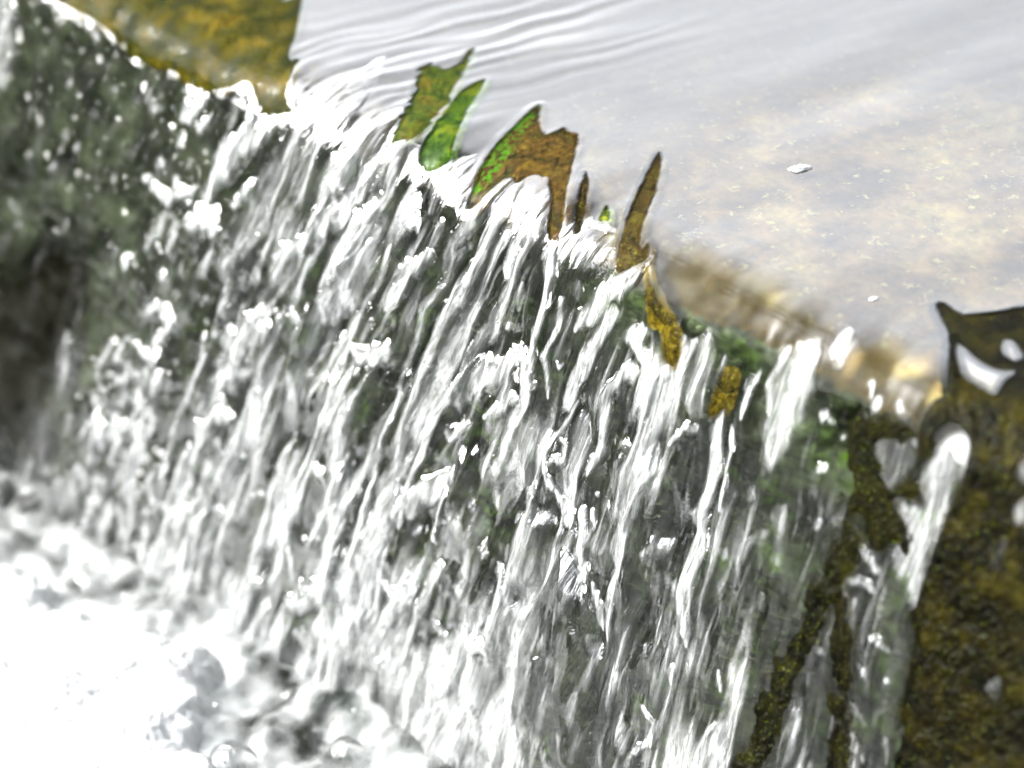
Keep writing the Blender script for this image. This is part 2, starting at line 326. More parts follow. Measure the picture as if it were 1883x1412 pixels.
 (0.55, 0.0087, -1, [(0.1477,0.0737),(0.146,0.0876),(0.1477,0.1)]),
 (0.55, 0.0078, -1, [(0.1089,0.0673),(0.1106,0.0829)]),
 (0.50, 0.0104, -1, [(0.274,0.0455),(0.2776,0.0596)]),
 (0.50, 0.0087, -1, [(0.2946,0.0476),(0.3003,0.0591)]),
 (0.50, 0.0104, -1, [(0.239,0.0846),(0.2499,0.0845)]),
 (0.40, 0.0087, -1, [(0.1439,0.2009),(0.1544,0.2096)]),
 (0.40, 0.0122, -1, [(0.2238,0.1635),(0.2256,0.176)]),
 (0.40, 0.0104, -1, [(0.2725,0.1408),(0.2712,0.1544)]),
 (1.00, 0.0096, 29, [(0.1606,0.1703),(0.1581,0.1953),(0.1664,0.2237),(0.1652,0.2536),(0.1715,0.282),(0.1764,0.2988)]),
 (0.95, 0.0052, 30, [(0.1743,0.164),(0.1813,0.1877)]),
 (0.95, 0.0043, -1, [(0.1715,0.211),(0.172,0.2194)]),
 (0.60, 0.0104, -1, [(0.2949,0.1605),(0.319,0.1685)]),
 (0.65, 0.0087, -1, [(0.2947,0.1836),(0.3196,0.1879)]),
 (0.65, 0.0096, -1, [(0.324,0.2139),(0.3425,0.2211)]),
 (0.60, 0.0052, -1, [(0.3032,0.1994),(0.308,0.227)]),
 (0.60, 0.0043, -1, [(0.2909,0.2071),(0.2901,0.2225)]),
 (0.95, 0.0049, -1, [(0.1664,0.3269),(0.1691,0.3397)]),
 (0.90, 0.0031, -1, [(0.1804,0.3126),(0.1849,0.3245)]),
 (0.90, 0.0043, -1, [(0.2098,0.3045),(0.2152,0.3229)]),
 (0.90, 0.0052, -1, [(0.2181,0.3461),(0.2127,0.3615)]),
 (0.85, 0.0069, -1, [(0.226,0.3596),(0.2292,0.3705)]),
 (0.50, 0.0104, -1, [(0.229,0.162),(0.2363,0.2054)]),
 (0.50, 0.0104, -1, [(0.2564,0.1541),(0.2553,0.1629)]),
 (0.45, 0.0104, -1, [(0.1485,0.1963),(0.145,0.2048)]),
 (0.45, 0.0087, -1, [(0.1853,0.2681),(0.1889,0.2871)]),
 (0.45, 0.0122, -1, [(0.1451,0.2951),(0.1478,0.3115)]),
 (0.50, 0.0087, -1, [(0.2805,0.246),(0.2901,0.253)]),
 (0.50, 0.0069, -1, [(0.2726,0.2945),(0.2665,0.2995)]),
 (0.50, 0.0104, -1, [(0.3114,0.2862),(0.3125,0.2959)]),
 (0.50, 0.0087, -1, [(0.3181,0.242),(0.332,0.2516)]),
 (0.50, 0.0069, -1, [(0.3451,0.2415),(0.35,0.2456)]),
 (0.45, 0.0087, -1, [(0.3198,0.2715),(0.3396,0.2764)]),
 (0.45, 0.0069, -1, [(0.2763,0.2944),(0.2834,0.3114)]),
 (0.50, 0.0069, -1, [(0.356,0.288),(0.364,0.3024)]),
 (0.40, 0.0104, -1, [(0.3327,0.2954),(0.3435,0.3068)]),
 (0.45, 0.0087, -1, [(0.1999,0.2179),(0.2085,0.1951),(0.2201,0.1829)]),
 (0.50, 0.0069, -1, [(0.1857,0.2094),(0.1927,0.2196)]),
 (0.45, 0.0052, -1, [(0.2276,0.2334),(0.2294,0.2461)]),
]
STRAND_LABELS = [
 'broad pale grey tongue of water sliding down from the corner of the olive moss',
 'thick white streak just left of the broad grey tongue of water',
 'forked splash of white froth low on the left of the broad grey tongue',
 'patch of bright white froth right under the big olive moss at the far end',
 'wide white band of water starting at the left foot of the green moss',
 'slanting white band of water just right of the widest band below the green moss',
 'narrow clear strand with a white edge falling straight from the green moss',
 'rounded clear lobe of water hanging just below the green moss',
 'small white clot of froth below the rounded clear lobe',
 'white strand that broadens downhill, left of the thin dark gap in mid fall',
 'thin white strand starting at the left leg of the large brown moss',
 'pointed white strand between the two legs of the large brown moss',
 'clear scalloped lobe of water just left of the tall brown moss spike',
 'very long thin white strand left of the two side spouts, running to the foot',
 'long wide pale strand of many threads, next to the longest thin strand',
 'long braided strand that passes behind the root of the two side spouts',
 'cup-shaped white clot of froth in the left half of the fall',
 'star-shaped white splash where the two side spouts begin',
 'upper, thicker of the two spouts of water shooting out sideways to the left',
 'lower, thinner of the two spouts shooting sideways, ending in a round blob',
 'narrow white strand hooking left as it falls past the star-shaped splash',
 'broad white strand leaving the foot of the tall brown moss spike',
 'thick lump of white froth just left of the golden moss',
 'bent white strand below the thick lump of froth by the golden moss',
 'pale forked strand falling below the golden moss, right of the bent one',
 'looped rim of water twisting round a clear hole in mid fall',
 'white tuft-shaped strand standing apart on the dark rock low in mid fall',
 'thin bright rim of the clear bulging sheet at the bottom centre',
 'short bright strand inside the clear bulging sheet near the bottom edge',
 'long bright white strand falling from the gold moss stub, the boldest on the right',
 'thinner white strand beside the boldest one on the right',
 'grey rounded lobe of water just right of the golden moss',
 'wide grey double lobe of water at the right of the lip',
 'short thick white strand right of the gold moss stub',
 'pale wide strand at the far left edge beside the dark recess',
 'twisted white strand low on the far left of the fall',
 'thin bright strand with a long curve in the left half of the fall',
 'bright bent strand running into the white foam at the lower left',
 'swirl of white water above the foot of the fall, right of the foam',
 'white burst of froth low in mid fall over the braided strand',
 'curved pale strand below the white burst of froth near the foot',
 'wide pale strand beside the thin curved strand in the left half',
 'short spurt of water between the golden moss and the gold stub']
MOSS = {  # outline and openings in (s, t)
 'far olive': ([(-0.6591,0.0319),(-0.4715,-0.1165),(-0.4201,-0.0531),(-0.3934,-0.0246),(-0.3624,0.0177),(-0.3564,0.0055),(-0.345,0.0293),(-0.3377,0.0454),(-0.3241,0.0513),(-0.3363,0.0596),(-0.3619,0.0615),(-0.3817,0.044),(-0.3923,0.054),(-0.4152,0.0635),(-0.4439,0.0711),(-0.4636,0.0633),(-0.5111,0.0699),(-0.5506,0.0595),(-0.5892,0.0555),(-0.63,0.0559)], [[(-0.4553,-0.0617),(-0.4448,-0.0714),(-0.4348,-0.0586),(-0.4389,-0.0496)]]),
 'green blade': ([(-0.1854,0.0442),(-0.1926,0.0269),(-0.1942,0.013),(-0.2056,-0.0146),(-0.2175,-0.0397),(-0.2186,-0.057),(-0.2158,-0.0716),(-0.2034,-0.0489),(-0.1935,-0.0256),(-0.1793,-0.0031),(-0.166,0.0186),(-0.157,0.0335),(-0.1632,0.0413),(-0.1708,0.0501)], []),
 'streaky green': ([(-0.2177,0.042),(-0.2246,0.0213),(-0.2371,-0.0039),(-0.2658,-0.0386),(-0.2694,-0.0577),(-0.255,-0.0546),(-0.2501,-0.0677),(-0.2625,-0.1044),(-0.2496,-0.0882),(-0.2331,-0.056),(-0.2102,-0.0162),(-0.1981,0.0154),(-0.1972,0.0301),(-0.2079,0.0359)], []),
 'large brown': ([(-0.1215,0.0629),(-0.1263,0.0402),(-0.1357,0.0158),(-0.1446,-0.0172),(-0.1592,-0.0769),(-0.134,-0.0442),(-0.1165,-0.0335),(-0.116,-0.0477),(-0.1156,-0.0551),(-0.1079,-0.0505),(-0.0991,-0.055),(-0.0809,-0.0295),(-0.0573,0.0042),(-0.0355,0.032),(-0.0265,0.0515),(-0.0383,0.0547),(-0.0474,0.0373),(-0.0572,0.0226),(-0.078,0.0105),(-0.0894,0.0139),(-0.091,0.0275),(-0.102,0.0228),(-0.1086,0.0404),(-0.1117,0.0545)], [[(-0.0773,0.0139),(-0.0745,0.008),(-0.0659,0.019),(-0.067,0.0245)]]),
 'thin brown': ([(-0.0211,0.0427),(-0.0248,0.0334),(-0.0457,0.0045),(-0.0602,-0.0192),(-0.0426,-0.0034),(-0.0242,0.0208),(-0.015,0.0393)], []),
 'small green': ([(-0.0095,0.0251),(-0.0129,0.0158),(-0.0162,0.0055),(0.001,0.0198)], []),
 'tall brown': ([(0.0324,0.0559),(0.0164,0.0238),(0.0053,0.006),(-0.0153,-0.0336),(-0.0368,-0.0796),(-0.022,-0.0663),(0.0033,-0.0289),(0.0189,-0.0005),(0.0289,0.017),(0.0418,0.0333),(0.0419,0.0223),(0.0529,0.0353),(0.0433,0.0442)], []),
 'golden': ([(0.0516,0.0364),(0.063,0.0503),(0.0739,0.0547),(0.0824,0.0631),(0.0912,0.0653),(0.1025,0.0783),(0.1058,0.0969),(0.0992,0.0996),(0.0915,0.0895),(0.085,0.0726),(0.0735,0.0774),(0.0677,0.0638)], []),
 'gold stub': ([(0.143,0.1233),(0.1455,0.103),(0.1471,0.0855),(0.1584,0.0801),(0.159,0.0962),(0.1548,0.1135)], []),
 'right bank': ([(0.2534,-0.0471),(0.2557,-0.054),(0.2765,-0.0471),(0.2846,-0.0593),(0.297,-0.0754),(0.2993,-0.0831),(0.3134,-0.0997),(0.4318,0.0513),(0.5021,0.2622),(0.3752,0.3331),(0.3653,0.2698),(0.362,0.2131),(0.3513,0.1787),(0.3527,0.1562),(0.3523,0.1218),(0.3571,0.0854),(0.3588,0.0574),(0.3509,0.0464),(0.3351,0.0429),(0.3278,0.0525),(0.3299,0.0682),(0.3263,0.0791),(0.3154,0.062),(0.3147,0.0421),(0.3245,0.0311),(0.3094,0.0136),(0.2857,-0.021),(0.2674,-0.0351)], [[(0.293,-0.0175),(0.3043,-0.0149),(0.3212,-0.0076),(0.339,-0.0086),(0.3467,-0.0174),(0.3471,0.0017),(0.3528,0.0162),(0.3365,0.0139),(0.3195,0.0135)],[(0.3183,-0.0369),(0.3178,-0.0456),(0.3269,-0.0446),(0.3422,-0.0331),(0.3394,-0.0251),(0.3297,-0.0252)],[(0.3922,0.0536),(0.3972,0.0334),(0.4118,0.0602),(0.4013,0.0617)],[(0.3962,0.1094),(0.3988,0.0976),(0.407,0.098),(0.4084,0.1079),(0.4071,0.1238),(0.3984,0.1178)],[(0.399,0.0786),(0.4081,0.062),(0.4173,0.0826),(0.407,0.0925)],[(0.421,0.2101),(0.427,0.1974),(0.4301,0.1984),(0.4298,0.209)]]),
 'left of window': ([(0.2631,0.0768),(0.273,0.0651),(0.295,0.0605),(0.3146,0.0624),(0.3248,0.079),(0.3252,0.0754),(0.3242,0.092),(0.3341,0.1055),(0.3156,0.1098),(0.3292,0.1263),(0.3286,0.144),(0.3158,0.1412),(0.3149,0.157),(0.2984,0.1474),(0.2883,0.1303),(0.2791,0.1478),(0.2739,0.1151),(0.2647,0.0976)], [[(0.283,0.0786),(0.3157,0.0653),(0.3207,0.0809),(0.3124,0.0996),(0.3064,0.111),(0.2948,0.1013)]]),
 'diagonal': ([(0.2785,0.1459),(0.2764,0.1711),(0.2673,0.2069),(0.2625,0.241),(0.2544,0.282),(0.2475,0.3373),(0.2438,0.3871),(0.2665,0.3746),(0.271,0.32),(0.2733,0.2769),(0.2816,0.2542),(0.287,0.2061),(0.2959,0.1706),(0.2927,0.1414)], []),
 'stem': ([(0.2861,0.2111),(0.2957,0.1974),(0.3118,0.2388),(0.3187,0.2808),(0.3417,0.3331),(0.3229,0.3435),(0.3089,0.286),(0.302,0.2439)], []),
}
BASE_S, BASE_T = np.linspace(-1.2, 0.7, 39), np.linspace(-0.1, 0.7, 33)
BASE = np.array([[.15,.15,.15,.15,.15,.15,.15,.14,.12,.1,.08,.07,.06,.05,.04,.03,.01,.07,.09,.06,.0,.0,.03,.04,.03,.0,.0,.0,.0,.0,.0,.0,.0,.0,.0,.0,.0,.0,.0],
 [.15,.15,.15,.15,.15,.15,.15,.15,.13,.11,.09,.08,.07,.06,.05,.03,.06,.12,.14,.11,.02,.04,.07,.05,.05,.02,.0,.0,.0,.0,.0,.0,.0,.0,.0,.0,.0,.0,.0],
 [.15,.15,.15,.15,.15,.15,.15,.15,.14,.12,.1,.08,.07,.06,.05,.05,.11,.17,.22,.18,.1,.09,.13,.1,.07,.05,.0,.0,.0,.01,.01,.0,.0,.0,.0,.0,.0,.0,.0],
 [.15,.15,.15,.15,.15,.15,.15,.15,.15,.13,.11,.09,.08,.07,.06,.1,.16,.22,.29,.27,.2,.17,.19,.17,.1,.1,.03,.0,.01,.02,.02,.0,.0,.0,.0,.0,.0,.0,.0],
 [.15,.15,.15,.15,.15,.15,.15,.15,.15,.14,.13,.11,.09,.07,.07,.13,.21,.28,.34,.37,.29,.27,.28,.25,.18,.15,.09,.0,.03,.04,.04,.01,.0,.0,.0,.0,.0,.0,.0],
 [.15,.15,.15,.15,.15,.15,.15,.15,.15,.15,.14,.12,.1,.08,.1,.17,.28,.35,.42,.43,.39,.37,.4,.34,.27,.24,.16,.05,.08,.08,.06,.03,.0,.0,.0,.0,.0,.0,.0],
 [.15,.15,.15,.15,.15,.15,.15,.15,.15,.15,.14,.13,.11,.1,.14,.22,.35,.45,.45,.47,.48,.48,.47,.41,.36,.35,.25,.16,.15,.14,.1,.07,.0,.0,.0,.0,.0,.0,.0],
 [.15,.15,.15,.15,.15,.15,.15,.15,.15,.15,.15,.12,.11,.12,.17,.27,.39,.47,.49,.51,.54,.51,.49,.46,.43,.4,.31,.25,.23,.19,.15,.1,.01,.0,.0,.0,.0,.0,.0],
 [.15,.15,.15,.15,.15,.15,.15,.15,.15,.15,.13,.12,.12,.13,.19,.29,.4,.49,.52,.54,.55,.52,.5,.49,.44,.41,.36,.31,.27,.23,.2,.13,.03,.0,.0,.0,.0,.0,.0],
 [.15,.15,.15,.15,.15,.15,.15,.15,.14,.13,.11,.11,.12,.14,.2,.3,.41,.51,.53,.54,.55,.53,.51,.47,.43,.42,.39,.34,.31,.28,.23,.16,.05,.0,.0,.0,.0,.0,.0],
 [.15,.15,.15,.15,.15,.15,.15,.13,.12,.11,.09,.1,.12,.15,.21,.31,.42,.52,.54,.55,.55,.53,.5,.45,.42,.42,.39,.36,.34,.3,.25,.18,.07,.0,.0,.0,.0,.0,.0],
 [.15,.15,.15,.15,.15,.14,.13,.11,.1,.09,.08,.09,.12,.16,.22,.32,.42,.52,.54,.55,.55,.53,.49,.43,.41,.41,.4,.37,.35,.31,.28,.21,.09,.0,.0,.0,.0,.0,.0],
 [.15,.15,.15,.15,.13,.12,.11,.1,.08,.08,.07,.09,.12,.17,.23,.32,.42,.52,.55,.55,.55,.53,.48,.43,.4,.4,.4,.38,.36,.33,.29,.22,.11,.0,.0,.0,.0,.0,.0],
 [.15,.15,.14,.13,.12,.1,.09,.08,.08,.07,.07,.08,.12,.17,.24,.33,.42,.51,.55,.56,.56,.54,.49,.43,.39,.39,.41,.39,.37,.36,.31,.24,.13,.01,.0,.0,.0,.0,.0],
 [.14,.13,.12,.11,.1,.09,.08,.07,.07,.07,.06,.07,.11,.17,.24,.33,.43,.52,.56,.56,.56,.56,.5,.43,.39,.4,.41,.4,.4,.39,.34,.26,.15,.03,.0,.0,.0,.0,.0],
 [.13,.12,.1,.09,.08,.08,.07,.07,.07,.06,.05,.05,.1,.17,.25,.36,.45,.52,.56,.57,.58,.58,.52,.44,.4,.41,.42,.43,.43,.43,.36,.27,.16,.05,.0,.0,.0,.0,.0],
 [.11,.1,.09,.08,.08,.07,.07,.06,.06,.05,.04,.03,.09,.16,.28,.4,.48,.53,.57,.59,.6,.61,.55,.47,.41,.42,.45,.46,.46,.46,.38,.29,.18,.07,.0,.0,.0,.0,.0],
 [.09,.08,.08,.07,.07,.07,.06,.06,.05,.03,.02,.01,.08,.18,.31,.44,.5,.56,.6,.62,.63,.64,.59,.51,.42,.45,.48,.49,.49,.48,.41,.31,.2,.09,.0,.0,.0,.0,.0],
 [.08,.08,.07,.07,.07,.06,.05,.04,.03,.02,.01,.0,.09,.2,.34,.48,.55,.6,.63,.64,.66,.68,.63,.54,.47,.5,.52,.53,.52,.5,.43,.32,.22,.1,.0,.0,.0,.0,.0],
 [.07,.07,.07,.06,.06,.05,.04,.03,.02,.0,.0,.0,.09,.22,.37,.54,.61,.64,.66,.67,.69,.71,.67,.59,.53,.54,.55,.56,.55,.52,.44,.34,.23,.12,.01,.0,.0,.0,.0],
 [.07,.07,.06,.06,.05,.04,.02,.01,.0,.0,.0,.0,.09,.23,.41,.61,.66,.69,.69,.7,.72,.75,.71,.63,.58,.58,.58,.59,.58,.53,.46,.36,.25,.14,.03,.0,.0,.0,.0],
 [.07,.06,.05,.04,.03,.02,.01,.0,.0,.0,.0,.0,.09,.26,.46,.68,.72,.72,.71,.72,.75,.76,.74,.67,.62,.6,.61,.62,.58,.54,.48,.37,.27,.16,.04,.0,.0,.0,.0],
 [.06,.05,.04,.03,.02,.01,.0,.0,.0,.0,.0,.01,.11,.29,.49,.72,.74,.74,.74,.75,.76,.77,.77,.71,.66,.63,.64,.63,.59,.54,.49,.39,.28,.17,.06,.0,.0,.0,.0],
 [.05,.04,.03,.02,.0,.0,.0,.0,.0,.0,.01,.04,.12,.31,.53,.73,.76,.76,.76,.76,.77,.79,.79,.74,.69,.65,.64,.63,.6,.55,.5,.4,.3,.19,.08,.0,.0,.0,.0],
 [.03,.02,.01,.0,.0,.0,.0,.0,.0,.02,.04,.06,.13,.35,.57,.74,.78,.78,.77,.77,.78,.8,.81,.76,.71,.66,.64,.63,.6,.56,.51,.42,.32,.21,.1,.0,.0,.0,.0],
 [.02,.01,.0,.0,.0,.0,.0,.0,.02,.04,.06,.08,.17,.43,.62,.75,.79,.79,.78,.77,.79,.8,.83,.79,.73,.66,.65,.63,.61,.56,.52,.43,.33,.23,.12,.0,.0,.0,.0],
 [.01,.0,.0,.0,.0,.0,.0,.02,.04,.07,.09,.15,.29,.51,.68,.78,.81,.8,.79,.78,.79,.81,.84,.8,.74,.67,.65,.63,.62,.57,.52,.45,.35,.24,.13,.02,.0,.0,.0],
 [.0,.0,.0,.0,.0,.01,.03,.05,.07,.09,.16,.28,.41,.6,.73,.79,.82,.82,.8,.78,.79,.82,.84,.81,.74,.68,.65,.64,.62,.58,.53,.47,.36,.26,.15,.04,.0,.0,.0],
 [.0,.0,.0,.0,.01,.03,.05,.07,.09,.17,.29,.42,.54,.69,.75,.8,.84,.83,.81,.79,.79,.82,.84,.82,.75,.69,.65,.64,.62,.58,.54,.48,.38,.27,.17,.06,.0,.0,.0],
 [.0,.0,.0,.01,.03,.05,.07,.09,.18,.3,.42,.55,.66,.72,.77,.82,.85,.83,.81,.79,.79,.81,.84,.82,.76,.7,.65,.64,.63,.59,.54,.5,.39,.29,.18,.08,.0,.0,.0],
 [.0,.0,.01,.03,.05,.07,.1,.19,.31,.43,.55,.66,.69,.75,.8,.84,.85,.83,.81,.79,.79,.81,.83,.83,.77,.71,.66,.64,.63,.6,.55,.5,.41,.31,.2,.09,.0,.0,.0],
 [.0,.02,.04,.06,.08,.1,.2,.32,.43,.56,.66,.69,.73,.78,.82,.83,.85,.83,.81,.79,.79,.81,.83,.84,.78,.71,.66,.64,.63,.6,.56,.51,.43,.32,.22,.11,.0,.0,.0],
 [.02,.04,.06,.08,.1,.21,.32,.44,.56,.66,.69,.73,.76,.81,.82,.83,.85,.84,.82,.8,.79,.81,.83,.85,.79,.72,.66,.65,.63,.61,.57,.52,.44,.34,.23,.13,.02,.0,.0]])
POOL_Z = -0.46
FOAM = [(-0.7507,-0.3286),(-0.5401,-0.3004),(-0.4783,-0.2876),(-0.4521,-0.2717),(-0.4043,-0.2738),(-0.3506,-0.2695),(-0.3038,-0.2479),(-0.2613,-0.2261),(-0.2403,-0.2407),(-0.2267,-0.2617),(-0.2047,-0.279),(-0.1891,-0.3016),(-0.1752,-0.3177),(-0.1296,-0.3181),(-0.05,-0.3968),(-0.26,-0.6724)]
GREEN = [(-0.0723,0.2496,0.0221),(-0.0434,0.29,0.0166),(0.2029,0.1611,0.0193),(0.2177,0.2106,0.0166),(0.0597,0.067,0.0083),(0.2587,0.1134,0.0166),(0.2731,0.0809,0.011),(-0.0586,0.1248,0.0166),(-0.1872,0.1876,0.0166),(0.1618,0.162,0.0138),(-0.1248,0.2831,0.0221),(0.0666,0.187,0.011),(-0.0697,0.2146,0.0221),(0.3176,0.147,0.011),(0.2633,0.227,0.0138),(0.156,0.1783,0.011)]
WINDOW = [(0.3387,0.0519),(0.3498,0.0503),(0.358,0.0577),(0.3571,0.0854),(0.3543,0.1209),(0.3536,0.1558),(0.3544,0.1795),(0.3514,0.1854),(0.3415,0.1749),(0.3265,0.1603),(0.3173,0.1538),(0.3262,0.1364),(0.3138,0.1119),(0.333,0.1051),(0.3263,0.0911),(0.3327,0.067)]
RECESS = [(-0.8514,0.3767),(-0.654,0.3155),(-0.5621,0.2709),(-0.5206,0.3047),(-0.5432,0.3571),(-0.5549,0.4281),(-0.5703,0.4855),(-0.5815,0.5651),(-0.674,0.621),(-0.8051,0.6224)]
DROPS = [(-0.6019,0.0583),(-0.621,0.3585),(-0.2854,0.3446),(-0.2651,0.5537),(-0.2286,0.5344),(-0.2916,0.5954),(-0.193,0.5263),(-0.1897,0.3791),(-0.1658,0.3832),(-0.4951,0.0441),(-0.1028,0.4401),(-0.4541,0.3515),(-0.0487,0.2925),(-0.1964,0.4716),(-0.3656,0.4192),(-0.1067,0.4999)]
FLECKS = [(0.0642,-0.13),(0.2179,-0.0224)]
BUBBLES = [(-0.1385,-0.3164,0.019),(-0.081,-0.1749,0.008),(-0.2015,-0.2774,0.0045),(-0.0763,-0.2462,0.016)]
LEAF = (-0.4552, 0.54)
GREEN_EDGE = [(-0.122,0.0576),(-0.1305,0.0369),(-0.1377,0.0155),(-0.1458,-0.0185),(-0.1604,-0.0783),(-0.1445,-0.0583),(-0.1363,-0.0306),(-0.1203,0.0056),(-0.1159,0.0306),(-0.1178,0.0441)]
BULGE = [(0.0424,0.2714),(0.0345,0.3114),(0.0254,0.3502),(0.0252,0.3951),(0.0311,0.4274),(0.054,0.461),(0.0702,0.4983),(0.121,0.47),(0.1037,0.3942),(0.0956,0.3249),(0.0677,0.2904)]
FINE = 0.0009

# ---------------------------------------------------------------- noise
def hsh(ix, iy, seed):
    h = (ix.astype(np.int64) * 374761393 + iy.astype(np.int64) * 668265263 + seed * 974634777) & 0xFFFFFFFF
    h = ((h ^ (h >> 13)) * 1274126177) & 0xFFFFFFFF
    return h ^ (h >> 16)


def noise(x, y, seed=0):
    x, y = np.broadcast_arrays(np.asarray(x, float), np.asarray(y, float))
    ix, iy = np.floor(x), np.floor(y)
    fx, fy = x - ix, y - iy
    ux, uy = fx * fx * fx * (fx * (fx * 6 - 15) + 10), fy * fy * fy * (fy * (fy * 6 - 15) + 10)
    r = 0

    def g(dx, dy):
        a = hsh(ix + dx, iy + dy, seed) * (2 * math.pi / 4294967296.0)
        return np.cos(a) * (fx - dx) + np.sin(a) * (fy - dy)
    a = g(0, 0) * (1 - ux) + g(1, 0) * ux
    b = g(0, 1) * (1 - ux) + g(1, 1) * ux
    return 1.5 * (a * (1 - uy) + b * uy)


def fbm(x, y, seed=0, n=3):
    r, a = 0, 1.0
    for k in range(n):
        r = r + a * noise(x * 2 ** k, y * 2 ** k, seed + 7 * k)
        a *= 0.5
    return r


def cells(x, y, seed=0):
    """distance to the nearest of jittered points, and a random value of that point"""
    ix, iy = np.floor(x), np.floor(y)
    best = np.full(x.shape, 9.0)
    val = np.zeros(x.shape)
    for dx in (-1, 0, 1):
        for dy in (-1, 0, 1):
            a = hsh(ix + dx, iy + dy, seed) / 4294967296.0
            b = hsh(ix + dx, iy + dy, seed + 5) / 4294967296.0
            d = np.hypot(ix + dx + a - x, iy + dy + b - y)
            m = d < best
            best = np.where(m, d, best)
            val = np.where(m, hsh(ix + dx, iy + dy, seed + 9) / 4294967296.0, val)
    return best, val


def smooth(a, b, x):
    k = np.clip((x - a) / (b - a), 0, 1)
    return k * k * (3 - 2 * k)


# ---------------------------------------------------------------- materials
def mat(name):
    m = bpy.data.materials.new(name)
    m.use_nodes = True
    m.node_tree.nodes.clear()
    return m, m.node_tree.nodes, m.node_tree.links


def nd(nodes, kind, **kw):
    n = nodes.new(kind)
    for k, v in kw.items():
        if k in n.inputs:
            n.inputs[k].default_value = v
        else:
            setattr(n, k, v)
    return n


